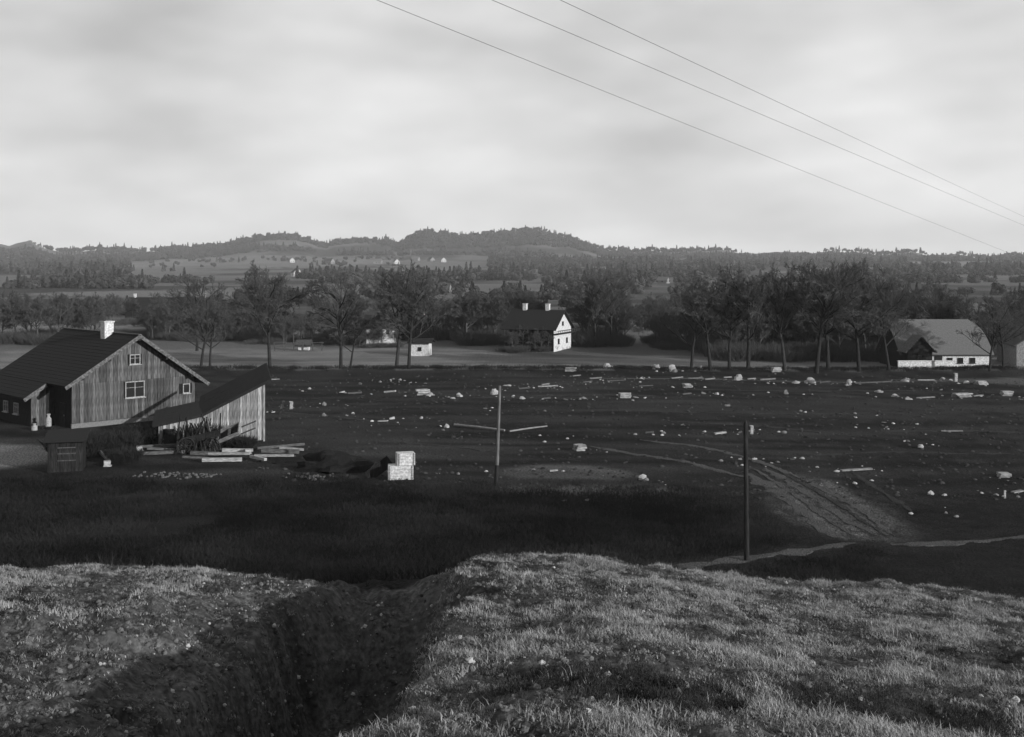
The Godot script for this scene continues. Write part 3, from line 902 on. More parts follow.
func loose_things() -> void:
	crate("larger white wooden crate on the ground under the smaller one", at(-6.9, 68.0), Vector3(1.55, 0.86, 0.9), 0.12, 3)
	crate("smaller white wooden crate on top of the larger one", at(-6.62, 68.1, 0.87), Vector3(1.1, 0.74, 0.8), 0.25, 4)
	# a dark board leaning behind the crates
	var b := MB.new()
	b.bar(Vector3(-1.0, 0.0, 0), Vector3(0.4, 1.05, -0.1), 0.7, 0.05, Vector3(0, 0, 1))
	var o := part("leaning_board", b.mesh(), M.dark_board, self)
	o.position = at(-8.0, 68.4)
	tag(o, "dark board leaning against the left side of the crates", "board")
	# poles
	var t := thing("wooden_pole", "pale weathered wooden pole standing alone in mid site", "pole", at(-0.95, 65.8), 0.0)
	b = MB.new()
	b.tube(Vector3(0, -0.4, 0), Vector3(0.22, 6.0, 0), 0.12, 0.085, 10, true)
	part("shaft", b.mesh(), M.pole, t)
	b = MB.new()
	b.tube(Vector3(0, 0.0, 0.0), Vector3(0.045, 1.25, 0), 0.135, 0.13, 10, true)
	part("tarred_foot", b.mesh(), M.tarred, t)
	t = thing("wooden_pole", "dark tarred wooden pole beside the cart tracks", "pole", at(10.5, 49.1), 0.0)
	b = MB.new()
	b.tube(Vector3(0, -0.4, 0), Vector3(-0.06, 6.15, 0), 0.125, 0.095, 10, true)
	part("shaft", b.mesh(), M.tarred, t)
	b = MB.new()
	b.tube(Vector3(-0.06, 6.14, 0), Vector3(-0.06, 6.3, 0), 0.098, 0.02, 10)
	part("pointed_cap", b.mesh(), M.tarred, t)
	# long bent logs left of the pale pole
	beam("long_log", "long pale stripped log left of the pale pole", "log", at(-4.8, 91.6, 0.15), at(-0.6, 88.6, 0.15), 0.24, 0.3, M.plank1, "long pale logs", true)
	beam("long_log", "long pale stripped log right of the pale pole", "log", at(-0.2, 88.2, 0.12), at(2.9, 91.0, 0.12), 0.15, 0.3, M.plank1, "long pale logs", true)
	# dark hut in the yard
	t = thing("dark_hut", "small dark wooden hut in the yard left of the lumber", "hut", at(-28.9, 71.0), 0.25)
	rng.seed = 5
	b = MB.new()
	b.box(Vector3(0, 1.0, -0.9), Vector3(2.1, 2.0, 1.7))
	part("wall", b.mesh(), M.dark_board, t)
	for k in 9:
		b = MB.new()
		b.box(Vector3(-0.95 + k * 0.237, 1.0, -0.03), Vector3(0.22, 2.0, rng.randf_range(0.03, 0.06)))
		part("board", b.mesh(), M.old_wood if k % 3 else M.dark_board, t)
	b = MB.new()
	b.slab([Vector3(-1.3, 2.05, 0.3), Vector3(1.3, 2.05, 0.3), Vector3(1.3, 2.5, -2.0), Vector3(-1.3, 2.5, -2.0)], Vector3(0, 1, 0.2).normalized(), 0.1)
	part("roof", b.mesh(), M.shingle, t)
	b = MB.new()
	b.box(Vector3(0.1, 1.15, 0.04), Vector3(1.0, 0.7, 0.06))
	var hatch := part("hatch", b.mesh(), M.old_wood, t)
	for q in [0.75, 1.2, 1.58]:
		b = MB.new()
		b.box(Vector3(0.1, q, 0.085), Vector3(1.1, 0.07, 0.04))
		part("batten", b.mesh(), M.board0, hatch)
	# lumber in front of the shed
	var lum := [[-29.6, 78.6, -26.9, 73.6, 0.26, 1, "curved pale log ending near the hut", true], [-27.0, 79.4, -23.9, 79.8, 0.22, 2, "squared beam at the left of the lumber", false], [-23.7, 79.0, -18.8, 78.6, 0.2, 2, "long grey beam below the shed door post", false], [-20.6, 78.0, -18.5, 78.1, 0.3, 0, "bright short beam below the shed corner post", false],
		[-22.4, 74.3, -20.6, 74.4, 0.16, 2, "thin grey lath at the front of the lumber", false], [-20.9, 74.2, -18.3, 74.5, 0.3, 0, "thick pale beam at the front of the lumber", false], [-20.9, 75.9, -18.2, 76.2, 0.2, 1, "thin pale beam just behind the thick one", false], [-18.4, 79.6, -15.2, 80.2, 0.2, 2, "plank at the back right end of the lumber", false], [-16.6, 78.7, -14.9, 79.0, 0.2, 1, "short plank at the back right corner of the lumber", false],
		[-17.6, 76.9, -15.0, 77.4, 0.34, 2, "wide plank at the right end of the lumber", false], [-17.6, 75.4, -15.0, 76.0, 0.2, 1, "narrow plank before the wide one", false], [-17.9, 75.0, -16.6, 73.9, 0.22, 0, "short crooked plank at the right end of the lumber", false], [-26.2, 76.8, -22.6, 77.4, 0.26, 2, "grey beam in the middle of the lumber", false], [-22.6, 76.9, -20.6, 77.2, 0.3, 2, "dull plank in the middle of the lumber", false], [-25.8, 78.0, -24.0, 77.6, 0.2, 2, "short grey lath left of the middle beam", false]]
	rng.seed = 44
	for q in lum:
		beam("lumber_beam" if not q[7] else "log", q[6], "beam", at(q[0], q[1] + rng.randf_range(-0.5, 0.5), rng.randf_range(0.12, 0.4)), at(q[2], q[3] + rng.randf_range(-0.5, 0.5), rng.randf_range(0.1, 0.35)), q[4], q[4] * 0.8, M["plank%d" % q[5]], "lumber lying in front of the shed", q[7])
	for q in [[-26.8, 79.4, "left end of the squared beam"], [-23.9, 79.6, "left end of the long grey beam"], [-18.7, 78.2, "right end of the long grey beam"], [-26.9, 73.4, "near end of the curved log"]]:   # cut blocks at the beam ends
		b = MB.new()
		b.box(Vector3(0, 0.2, 0), Vector3(0.42, 0.34, 0.4), Basis(Vector3.UP, 0.4))
		b.box(Vector3(0.03, 0.02, 0), Vector3(0.5, 0.1, 0.42), Basis(Vector3.UP, 0.2))
		o = part("timber_block", b.mesh(), M.plank0, self)
		o.position = at(q[0], q[1] - 0.45)
		tag(o, "bright cut timber block at the " + q[2], "block", "timber blocks by the lumber")
	# rubble below the yard
	rng.seed = 91
	var rub := [[-22.0, 69.6, 2.4, "pale rubble and brushwood below the lumber"], [-19.6, 69.0, 1.6, "second small patch of pale rubble below the lumber"], [-12.4, 68.2, 1.7, "pale rubble patch left of the white crates"]]
	for q in rub:
		t = thing("rubble_patch", q[3], "rubble", at(q[0], q[1]))
		for k in 40:
			b = MB.new()
			var s := rng.randf_range(0.04, 0.13)
			b.lump(Vector3(rng.randfn() * q[2] * 0.4, s * 0.4, rng.randfn() * 0.5), Vector3(s, s * 0.7, s), k, 0.3, 5, 6)
			part("stone", b.mesh(), [M.plank2, M.board2, M.board1][rng.randi_range(0, 2)], t)
	# tilted cart tray leaning on a dark heap
	t = thing("tipped_cart", "pale wooden handcart tray tipped on the heap before the shed", "cart", at(-20.2, 79.0, 1.15), 0.15)
	t.rotation.z = 0.5
	t.rotation.x = 0.65
	for q in [[Vector3(0, 0.1, 0), Vector3(1.7, 0.06, 1.0), "floor", M.old_wood], [Vector3(0, 0.3, 0.5), Vector3(1.8, 0.3, 0.07), "side", M.plank1], [Vector3(0, 0.3, -0.5), Vector3(1.8, 0.3, 0.07), "side", M.plank1], [Vector3(0.88, 0.3, 0), Vector3(0.07, 0.3, 0.92), "end", M.plank1], [Vector3(-0.88, 0.3, 0), Vector3(0.07, 0.3, 0.92), "end", M.plank1], [Vector3(0, 0.24, 0), Vector3(0.2, 0.12, 0.9), "cleat", M.plank2], [Vector3(1.4, 0.05, 0.35), Vector3(1.3, 0.07, 0.07), "shaft", M.plank2], [Vector3(1.4, 0.05, -0.35), Vector3(1.3, 0.07, 0.07), "shaft", M.plank2]]:
		b = MB.new()
		b.box(q[0], q[1])
		part(q[2], b.mesh(), q[3], t)
	# milk churns by the house door
	for q in [[-38.0, 90.0, 1.25, "tall pale milk churn on a stand by the dark house corner"], [-38.8, 89.2, 0.55, "small pale pail on the ground by the house corner"]]:
		t = thing("milk_churn", q[3], "churn", at(q[0], q[1]))
		var hh: float = q[2]
		b = MB.new()
		var z0 := 0.0
		if hh > 1.0:
			b.box(Vector3(0, 0.2, 0), Vector3(0.9, 0.06, 0.7))
			for sx in [-0.35, 0.35]:
				for sz in [-0.25, 0.25]: b.box(Vector3(sx, 0.08, sz), Vector3(0.08, 0.18, 0.08))
			part("stand", b.mesh(), M.old_wood, t)
			z0 = 0.23
			hh -= 0.23
		b = MB.new()
		b.tube(Vector3(0, z0, 0), Vector3(0, z0 + hh * 0.6, 0), 0.24, 0.24, 12, true)
		b.tube(Vector3(0, z0 + hh * 0.6, 0), Vector3(0, z0 + hh * 0.78, 0), 0.24, 0.11, 12)
		part("body", b.mesh(), M.frame_paint, t)
		b = MB.new()
		b.tube(Vector3(0, z0 + hh * 0.78, 0), Vector3(0, z0 + hh * 0.92, 0), 0.11, 0.13, 12)
		b.tube(Vector3(0, z0 + hh * 0.92, 0), Vector3(0, z0 + hh, 0), 0.17, 0.15, 12, true)
		part("lid", b.mesh(), M.frame_paint, t)
	# bushes and brush heaps in the yard
	var bush := shrub_mesh(61, 420, 1.5, 2.2, 0.02)
	for q in [[-27.6, 82.6, 1.25, "dark bush between the farmhouse and the shed"], [-22.5, 80.6, 1.3, "big dark brush heap in front of the shed"], [-24.6, 80.8, 0.75, "dark brush heap at the left corner of the shed"], [-30.3, 76.5, 1.4, "dark bush behind the hut"], [-28.4, 78.8, 1.2, "dark bush left of the curved log"], [-26.2, 74.4, 0.8, "low dark bush right of the hut"], [-19.8, 80.6, 0.7, "low dark bush at the shed post"]]:
		t = thing("dark_bush", q[3], "bush", at(q[0], q[1]), q[0])
		t.scale = Vector3.ONE * q[2]
		part("twigs", bush, M.dark_twig, t)
	t = thing("broken_wagon", "tangled heap of wagon parts and poles in front of the shed", "wagon", at(-22.2, 78.0), 0.2)
	rng.seed = 63
	for k in 38:
		b = MB.new()
		var c0 := Vector3(rng.randf_range(-1.6, 1.4), 0.05, rng.randf_range(-0.5, 0.5))
		b.tube(c0, Vector3(c0.x * 0.5 + rng.randf_range(-0.9, 0.9), rng.randf_range(1.2, 2.9), rng.randf_range(-0.5, 0.3)), 0.075, 0.05, 6, true)
		part("pole", b.mesh(), [M.dark_board, M.dark_board, M.plank2, M.old_wood, M.dark_board, M.board0][k % 6], t)
	for q in [[Vector3(-0.9, 0.62, 0.55), 0.3], [Vector3(0.9, 0.6, 0.6), -0.4]]:
		var wb := Basis(Vector3.UP, q[1]) * Basis(Vector3.RIGHT, 0.25)
		b = MB.new()
		for k in 20:
			var a0 := TAU * k / 20.0
			var a1 := TAU * (k + 1) / 20.0
			b.tube(q[0] + wb * Vector3(cos(a0) * 0.6, sin(a0) * 0.6, 0), q[0] + wb * Vector3(cos(a1) * 0.6, sin(a1) * 0.6, 0), 0.045, 0.045, 6)
		var wh := part("wheel", b.mesh(), M.old_wood, t)
		for k in 8:
			b = MB.new()
			var a2 := TAU * k / 8.0
			b.tube(q[0], q[0] + wb * Vector3(cos(a2) * 0.58, sin(a2) * 0.58, 0), 0.035, 0.025, 5)
			part("spoke", b.mesh(), M.old_wood, wh)
	b = MB.new()
	b.box(Vector3(0.1, 1.0, 0), Vector3(2.6, 0.12, 0.9), Basis(Vector3(0, 0, 1), 0.2))
	b.box(Vector3(0.1, 1.25, 0.44), Vector3(2.6, 0.35, 0.06), Basis(Vector3(0, 0, 1), 0.2))
	part("bed", b.mesh(), M.dark_board, t)
	# dark heap of earth left of the crates
	b = MB.new()
	b.lump(Vector3(0, -0.1, 0), Vector3(2.6, 1.1, 1.6), 14, 0.3, 14, 24)
	o = part("earth_heap", b.mesh(), M.earth, self)
	o.position = at(-11.5, 71.0)
	tag(o, "dark heap of earth between the lumber and the white crates", "heap")
	# rail fence on the far field
	t = thing("rail_fence", "low wooden rail fence on the field behind the trees", "fence", at(-35.0, 176.0), 0.05)
	for k in 6:
		b = MB.new()
		b.box(Vector3(k * 1.5 - 3.0, 0.75, 0), Vector3(0.12, 1.5, 0.12))
		part("post", b.mesh(), M.board0, t)
	for y in [0.7, 1.35]:
		b = MB.new()
		b.box(Vector3(0.75, y, 0.12), Vector3(8.2, 0.1, 0.06))
		part("rail", b.mesh(), M.board0, t)
	# overhead wires on two poles outside the view
	for e in [["tall wooden power pole carrying the wires at the right", Vector3(36.6, 0, -75.0), 16.5, [[-0.9, 13.4], [1.4, 14.7], [-0.5, 16.05]]], ["tall wooden power pole carrying the wires behind the camera", Vector3(-19.4, 10.2, 8.0), 10.2, [[-2.2, 9.83], [-0.3, 9.22], [2.5, 8.55]]]]:
		t = thing("power_pole", e[0], "pole", e[1], 0.0, "power poles")
		b = MB.new()
		b.tube(Vector3(0, -0.5, 0), Vector3(0, e[2], 0), 0.16, 0.11, 10, true)
		part("shaft", b.mesh(), M.pole, t)
		for q in e[3]:
			b = MB.new()
			b.box(Vector3(q[0] * 0.5, q[1] - 0.08, 0.16), Vector3(absf(q[0]) + 0.3, 0.12, 0.1))
			var arm := part("cross_arm", b.mesh(), M.pole, t)
			b = MB.new()
			b.tube(Vector3(q[0], q[1] - 0.04, 0.1), Vector3(q[0], q[1] + 0.1, 0.1), 0.06, 0.04, 8, true)
			part("insulator", b.mesh(), M.white_paint, arm)
	var wires := [[Vector3(-21.57, 20.12, 8.00), Vector3(35.67, 13.49, -75.00), "lowest"], [Vector3(-19.70, 19.50, 8.00), Vector3(37.94, 14.81, -75.00), "middle"], [Vector3(-16.91, 18.83, 8.00), Vector3(36.08, 16.14, -75.00), "highest"]]
	for q in wires:
		b = MB.new()
		var prev: Vector3 = q[0]
		for k in range(1, 41):
			var f := k / 40.0
			var p: Vector3 = q[0].lerp(q[1], f) - Vector3(0, 4.0 * f * (1.0 - f) * 0.05, 0)
			b.tube(prev, p, 0.005, 0.005, 5)
			prev = p
		o = part("overhead_wire", b.mesh(), M.wire, self)
		tag(o, q[2] + " of the three thin wires crossing the sky", "wire", "three overhead wires")

# ---------------------------------------------------------------- vegetation
func plant_trees() -> void:
	var kinds := []
	for k in 5:
		var m := tree_meshes(100 + k * 7, 12.0, [1.0, 1.12, 1.0, 0.9, 1.12][k])
		kinds.append([m[0].mesh(), m[1].mesh()])
	var row := [[-50.5, 176.0, 1.0, 1, "broad bare tree behind the farmhouse roof at the left edge"], [-46.5, 205.0, 1.15, 4, "bare tree standing just left of the white chimney"], [-39.5, 139.5, 0.78, 3, "slim bare tree right behind the farmhouse gable"], [-38.8, 141.0, 0.7, 2, "second slim trunk close beside the one behind the gable"],
		[-31.0, 140.5, 1.05, 0, "bare field tree with a single dark trunk above the shed roof"], [-21.9, 140.5, 1.02, 1, "bare field tree in the middle of the left row"], [-20.8, 141.5, 0.62, 3, "small bare tree leaning beside the middle field tree"], [-14.7, 140.0, 1.08, 4, "bare field tree, left of the pair near the white hut"], [-13.1, 139.4, 1.0, 2, "bare field tree, right of the pair near the white hut"],
		[22.8, 139.5, 0.95, 3, "first bare tree of the right-hand row"], [25.0, 138.5, 0.98, 0, "second bare tree of the right-hand row"], [27.6, 139.5, 1.0, 1, "third bare tree of the right-hand row"], [30.0, 139.5, 1.1, 2, "fourth bare tree of the right-hand row"], [34.4, 138.6, 1.05, 4, "bare tree with a pale forked trunk in the right-hand row"], [37.9, 136.6, 1.22, 0, "tallest bare tree of the right-hand row"],
		[40.0, 139.0, 1.15, 1, "bare tree just right of the tallest one"], [43.6, 138.0, 1.12, 2, "bare tree left of the big barn"], [47.5, 138.5, 0.95, 3, "bare tree close to the left end of the barn"], [59.6, 137.0, 0.7, 3, "bare tree at the right end of the barn"], [62.2, 139.0, 0.8, 1, "bare tree between the barn and the house at the edge"],
		[14.0, 185.0, 1.05, 1, "dense rounded tree right of the white gabled house"], [17.0, 187.0, 0.95, 4, "dense tree on the right flank of the rounded one"]]
	var protos := {}
	for q in row:
		var p := at(q[0], q[1])
		var turn: float = q[0] * 1.7
		if not protos.has(q[3]):
			var t := thing("bare_tree", q[4], "tree", p, turn, "bare trees along the field")
			part("trunk", kinds[q[3]][0], M.pale_bark if q[3] == 4 else M.bark, t)
			part("crown", kinds[q[3]][1], M.twig, t)
			t.scale = Vector3.ONE * q[2]
			protos[q[3]] = t
		else:
			copy_of(protos[q[3]], p, turn, q[2], q[4])
	# woods and copses behind the field
	var wood := []
	for k in 3:
		var m := tree_meshes(300 + k * 11, 11.0, 1.12)
		wood.append(joined(m[0], m[1]))
	var thicket := shrub_mesh(71, 150, 3.4, 5.0, 0.03)
	var copse := [[-92.0, -74.0, 190.0, 210.0, 18, 0.75, "dark copse at the left edge behind the farmhouse"], [-72.0, -58.0, 205.0, 225.0, 14, 0.6, "dark copse left of the white chimney"], [-68.0, -46.0, 200.0, 216.0, 32, 0.55, "low dark thicket behind the farmhouse gable"], [-46.0, -26.0, 192.0, 208.0, 36, 0.42, "low dark thicket behind the rail fence"],
		[-20.0, -9.0, 202.0, 216.0, 26, 0.62, "dark copse behind the white hut"], [-9.0, 4.0, 190.0, 200.0, 34, 0.78, "dark trees around the chimneys of the white gabled house"], [11.8, 19.5, 186.0, 196.0, 16, 0.85, "dense dark trees right of the white gabled house"], [24.0, 36.0, 180.0, 198.0, 44, 0.5, "low dark thicket right of centre"],
		[31.0, 66.0, 158.0, 188.0, 95, 0.9, "dark bare wood behind the right-hand row"], [64.0, 96.0, 165.0, 185.0, 50, 0.55, "dark trees behind and right of the barn"], [88.0, 100.0, 190.0, 200.0, 8, 1.05, "tall dark trees at the right edge"]]
	copse.append_array([[-25.5, -19.0, 183.0, 184.5, 8, 0.3, "hedge before the long white house"], [-1.5, 6.0, 173.5, 176.5, 9, 0.36, "low dark bushes before the dark side of the gabled house"], [-40.0, -2.0, 250.0, 285.0, 16, 0.5, "broken line of trees across the left middle distance"], [-110.0, -60.0, 255.0, 290.0, 18, 0.6, "trees in the left middle distance"], [22.0, 50.0, 230.0, 270.0, 26, 0.6, "trees behind the low thicket right of centre"]])
	for q in copse:
		rng.seed = int(q[0] * 10.0)
		var by := [[], [], [], []]
		for k in q[4]:
			by[k % 3].append([spin(rng.randf_range(q[0], q[1]), rng.randf_range(q[2], q[3]), q[5] * rng.randf_range(0.7, 1.15)), 0.03])
			for j in 2: by[3].append([spin(rng.randf_range(q[0], q[1]), rng.randf_range(q[2] - 1.0, q[3]), q[5] * rng.randf_range(0.6, 1.3)), 0.03])
		for k in 4:
			if by[k]: stuff("bare_copse" if k < 3 else "undergrowth", wood[k] if k < 3 else thicket, M.twig, q[6] if k < 3 else "undergrowth of the " + q[6], "copse" if k < 3 else "undergrowth", by[k])
	# far woods
	var far := [leafy_mesh(1, 12.0, 11.0, false, 320, 1.1), leafy_mesh(2, 10.0, 12.0, false, 320, 1.1), leafy_mesh(3, 15.0, 7.0, true, 260, 0.9), leafy_mesh(4, 7.5, 10.0, false, 260, 1.0)]
	# [left and right bearing as x per metre ahead, near, far, count, size, label, conifers]
	var woods := [[-0.52, 0.52, 2420.0, 3080.0, 8000, 1.0, "dark wood along the crest of the far hills", 0.12], [-0.02, 0.13, 1650.0, 2500.0, 800, 1.0, "dark wooded slope below the middle of the ridge", 0.15], [0.1, 0.36, 1400.0, 2350.0, 800, 1.0, "dark wood on the right-hand slope", 0.15], [0.33, 0.52, 1300.0, 1800.0, 260, 0.9, "dark wood at the right edge of the valley", 0.1],
		[-0.52, -0.35, 1000.0, 2300.0, 700, 1.0, "dark wood on the left-hand slope", 0.1], [-0.27, 0.02, 1000.0, 1200.0, 300, 0.8, "long dark belt of trees below the light hill field", 0.3], [-0.36, -0.3, 1500.0, 1560.0, 10, 0.8, "few trees on the light hill field", 0.3], [-0.52, 0.52, 740.0, 800.0, 240, 0.75, "long tree belt across the middle of the valley", 0.1], [-0.1, 0.52, 560.0, 600.0, 80, 0.6, "tree belt in the nearer valley", 0.05], [-0.52, -0.34, 420.0, 520.0, 90, 0.75, "dark trees in the left of the valley", 0.1],
		[-0.36, -0.2, 312.0, 335.0, 50, 0.42, "dark hedge with trees behind the long roof", 0.0], [-0.08, 0.1, 380.0, 420.0, 26, 0.5, "dark trees in the middle distance", 0.1], [0.15, 0.52, 300.0, 420.0, 110, 0.65, "dark trees behind the barn", 0.05], [-0.25, -0.12, 420.0, 440.0, 30, 0.6, "hedge trees in the left middle distance", 0.0]]
	woods.append_array([[-0.52, 0.52, 880.0, 960.0, 240, 0.75, "broken tree belt in the back of the valley", 0.1], [-0.05, 0.52, 1100.0, 1350.0, 420, 0.85, "dark woods at the foot of the right-hand hills", 0.2], [-0.33, -0.1, 1700.0, 2300.0, 90, 0.7, "scattered orchard trees on the light hill", 0.05], [-0.5, 0.5, 470.0, 500.0, 110, 0.5, "low hedge across the valley", 0.0]])
	for q in woods:
		rng.seed = int(q[2] * 3.0 + q[0] * 100.0)
		var by := [[], [], [], []]
		var done := 0
		var tries := 0
		while done < q[4] and tries < q[4] * 6:
			tries += 1
			var d := sqrt(lerpf(q[2] * q[2], q[3] * q[3], rng.randf()))
			var x := d * rng.randf_range(q[0], q[1])
			var patch := hills.get_noise_2d(x * 1500.0 / d * 0.12, d * 0.12)
			if patch < -0.05: continue
			if q[2] > 1400.0 and q[2] < 2600.0 and ell(x, d, -560.0, 2050.0, 400.0, 420.0) > 0.3 and q[4] > 100: continue
			var k := rng.randi_range(0, 1) + (2 if rng.randf() < 0.2 else 0) if rng.randf() > q[7] else 2
			by[k].append([spin(x, d, q[5] * rng.randf_range(0.7, 1.2), 0.6), rng.randf_range(0.03, 0.06)])
			done += 1
		for k in 4:
			if by[k]: stuff("far_wood", far[k], M.copies, q[6], "wood", by[k])
	# scrub under the hill, coloured near-black in place of the shadow on the hollow
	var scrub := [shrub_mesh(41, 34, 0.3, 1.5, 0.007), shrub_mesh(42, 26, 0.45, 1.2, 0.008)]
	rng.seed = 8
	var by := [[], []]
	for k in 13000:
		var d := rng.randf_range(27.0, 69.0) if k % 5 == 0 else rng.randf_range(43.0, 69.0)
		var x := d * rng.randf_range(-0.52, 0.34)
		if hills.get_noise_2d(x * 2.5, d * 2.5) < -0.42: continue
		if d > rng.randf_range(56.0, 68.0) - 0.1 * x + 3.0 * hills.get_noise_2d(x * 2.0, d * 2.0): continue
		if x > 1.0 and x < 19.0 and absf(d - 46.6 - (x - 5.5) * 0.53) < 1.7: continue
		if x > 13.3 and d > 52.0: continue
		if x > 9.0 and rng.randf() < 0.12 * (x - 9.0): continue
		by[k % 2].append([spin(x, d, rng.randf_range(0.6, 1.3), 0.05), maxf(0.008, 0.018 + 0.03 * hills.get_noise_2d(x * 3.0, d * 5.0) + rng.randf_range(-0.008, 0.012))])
	for k in 6500:   # thin weeds on the site
		var d := rng.randf_range(42.0, 112.0) if k % 3 else rng.randf_range(42.0, 66.0)
		by[0].append([spin(d * rng.randf_range(-0.2 if d > 66.0 else 0.1, 0.5), d, rng.randf_range(0.15, 0.55), 0.03), rng.randf_range(0.015, 0.06)])
	for k in 900:   # along the bank at the field edge
		var x := rng.randf_range(-48.0, 64.0)
		by[1].append([spin(x, 139.5 + rng.randfn() * 0.9, rng.randf_range(0.7, 1.4), 0.05), rng.randf_range(0.015, 0.03)])
	for k in 2: stuff("scrub", scrub[k], M.copies, ["low scrub in the hollow under the hill, darkened in place of hill shadow", "taller dark scrub along the field edge and, in place of shadow, in the hollow"][k], "scrub", by[k])
	# clods and chips strewn over the site
	rng.seed = 15
	var clod := MB.new()
	clod.lump(Vector3.ZERO, Vector3(1, 0.6, 0.9), 3, 0.3, 5, 7)
	var cl := []
	for k in 3600:
		var d := rng.randf_range(62.0, 138.0)
		cl.append([spin(d * rng.randf_range(-0.25, 0.52), d, 0.04 + 0.16 * pow(rng.randf(), 2.0), 0.0), rng.randf_range(0.02, 0.05)])
	stuff("soil_clods", clod.mesh(), M.copies, "dark clods of soil strewn over the site", "soil", cl)
	cl = []
	for e in debris:
		for q in e[2]:
			for j in rng.randi_range(2, 14 if e[1] < 4 else 6):
				cl.append([spin(q[0] + rng.randfn() * 2.0, q[1] + rng.randfn() * 1.1, 0.04 + 0.16 * pow(rng.randf(), 2.5), 0.0), rng.randf_range(0.08, 0.45)])
	stuff("wood_chips", clod.mesh(), M.copies, "tiny pale chips strewn over the dark site", "chips", cl)

func tuft_mesh(sd: int, blades: int, tall: float, spread: float, lean: float) -> Mesh:
	rng.seed = sd
	var b := MB.new()
	for k in blades:
		var an := rng.randf() * TAU
		var o := Vector3(cos(an), 0, sin(an)) * spread * sqrt(rng.randf())
		var l := tall * rng.randf_range(0.5, 1.15)
		var w := rng.randf_range(0.003, 0.0065)
		var la := rng.randf() * TAU
		var ld := Vector3(cos(la), 0, sin(la)) * lean * rng.randf_range(0.3, 1.3)
		var sd2 := Vector3(-sin(la), 0, cos(la)).rotated(Vector3.UP, rng.randf_range(-0.6, 0.6))
		var p1 := o + (Vector3.UP + ld * 0.5).normalized() * l * 0.55
		var p2 := p1 + (Vector3.UP * 0.6 + ld * 1.3).normalized() * l * 0.5
		var f := sd2.cross(Vector3.UP)
		b.poly([o - sd2 * w, o + sd2 * w, p1 + sd2 * w * 0.8, p1 - sd2 * w * 0.8], f)
		b.tri(p1 - sd2 * w * 0.8, p1 + sd2 * w * 0.8, p2, f)
	return b.mesh()

func grow_grass() -> void:
	var kinds := [tuft_mesh(1, 20, 0.055, 0.1, 1.7), tuft_mesh(2, 22, 0.08, 0.1, 1.9), tuft_mesh(3, 10, 0.12, 0.06, 0.9), tuft_mesh(4, 24, 0.035, 0.12, 2.2)]
	var by := [[], [], [], []]
	var low := []
	rng.seed = 23
	for k in 150000:
		var d := lerpf(6.2, 27.0, pow(rng.randf(), 0.8))
		var x := rng.randf_range(-0.5, 0.5) * d + rng.randf_range(-0.8, 0.8)
		var clump := rough.get_noise_2d(x * 7.0, d * 7.0)
		var patch := hills.get_noise_2d(x * 9.0, d * 9.0)
		var dark := maxf(ell(x, d, 1.2, 11.0, 1.1, 0.8), ell(x, d, 4.1, 11.8, 1.3, 1.0))
		var fine := rough.get_noise_2d(x * 26.0, d * 26.0)
		var keep := 0.42 + clump * 1.9 + fine * 1.4
		if dark > 0.4: keep *= 0.3
		var g := gully(x, d)
		if g > 0.04: keep = (0.05 if x < -2.9 else 0.16) * (1.0 - g)
		elif x < -3.0: keep *= lerpf(0.07, 0.55, smoothstep(17.5, 20.5, d) * smoothstep(-6.0, -7.6, x))
		elif x < 1.0 and d > 14.0: keep *= 0.45
		elif x < -0.3: keep *= 0.5
		if rng.randf() > keep:
			if rng.randf() < 0.1 and g < 0.1: low.append([spin(x, d, rng.randf_range(0.25, 0.7), 0.01), rng.randf_range(0.03, 0.09)])
			continue
		var tone := clampf(0.2 + 0.18 * clump + 0.12 * fine + 0.05 * rng.randfn(), 0.05, 0.4)
		if dark > 0.4 and rng.randf() < 0.75:
			for j in 3: low.append([spin(x + rng.randfn() * 0.2, d + rng.randfn() * 0.2, rng.randf_range(0.4, 0.9), 0.01), rng.randf_range(0.02, 0.06)])
			continue
		var kind := 0
		if clump > 0.12: kind = 1 if rng.randf() < 0.6 else 2
		elif clump < -0.1: kind = 3
		if d < 10.5 and rng.randf() < 0.3 * smoothstep(10.5, 8.5, d): kind = 2
		by[kind].append([spin(x, d, rng.randf_range(0.6, 1.3), 0.01), tone])
	var what := ["dry matted grass on the near hill", "tufted dry grass on the near hill", "tall pale grass stalks on the near hill", "short dry grass on the near hill"]
	for k in 4: stuff("dry_grass", kinds[k], M.grass, what[k], "grass", by[k])
	stuff("dark_heath", shrub_mesh(51, 14, 0.14, 0.26, 0.004), M.copies, "dark heath in patches among the dry grass", "heath", low)
	# stones and clods on the bank and the hill
	rng.seed = 29
	var clod := MB.new()
	clod.lump(Vector3.ZERO, Vector3(1, 0.7, 0.9), 5, 0.35, 6, 8)
	var st := []
	for k in 26000:
		var d := rng.randf_range(7.0, 26.0)
		var x := rng.randf_range(-0.5, 0.5) * d
		if x > -1.2 and rng.randf() > (0.5 if x < 1.5 else 0.35): continue
		var s := 0.015 + 0.045 * pow(rng.randf(), 3.0)
		var tone := rng.randf_range(0.04, 0.14)
		if rng.randf() < 0.06 and x > -7.0: tone = 0.36
		st.append([spin(x, d, s, 0.0), tone])
	stuff("bank_clods", clod.mesh(), M.copies, "small clods and stones on the bank of the gully", "clods", st)

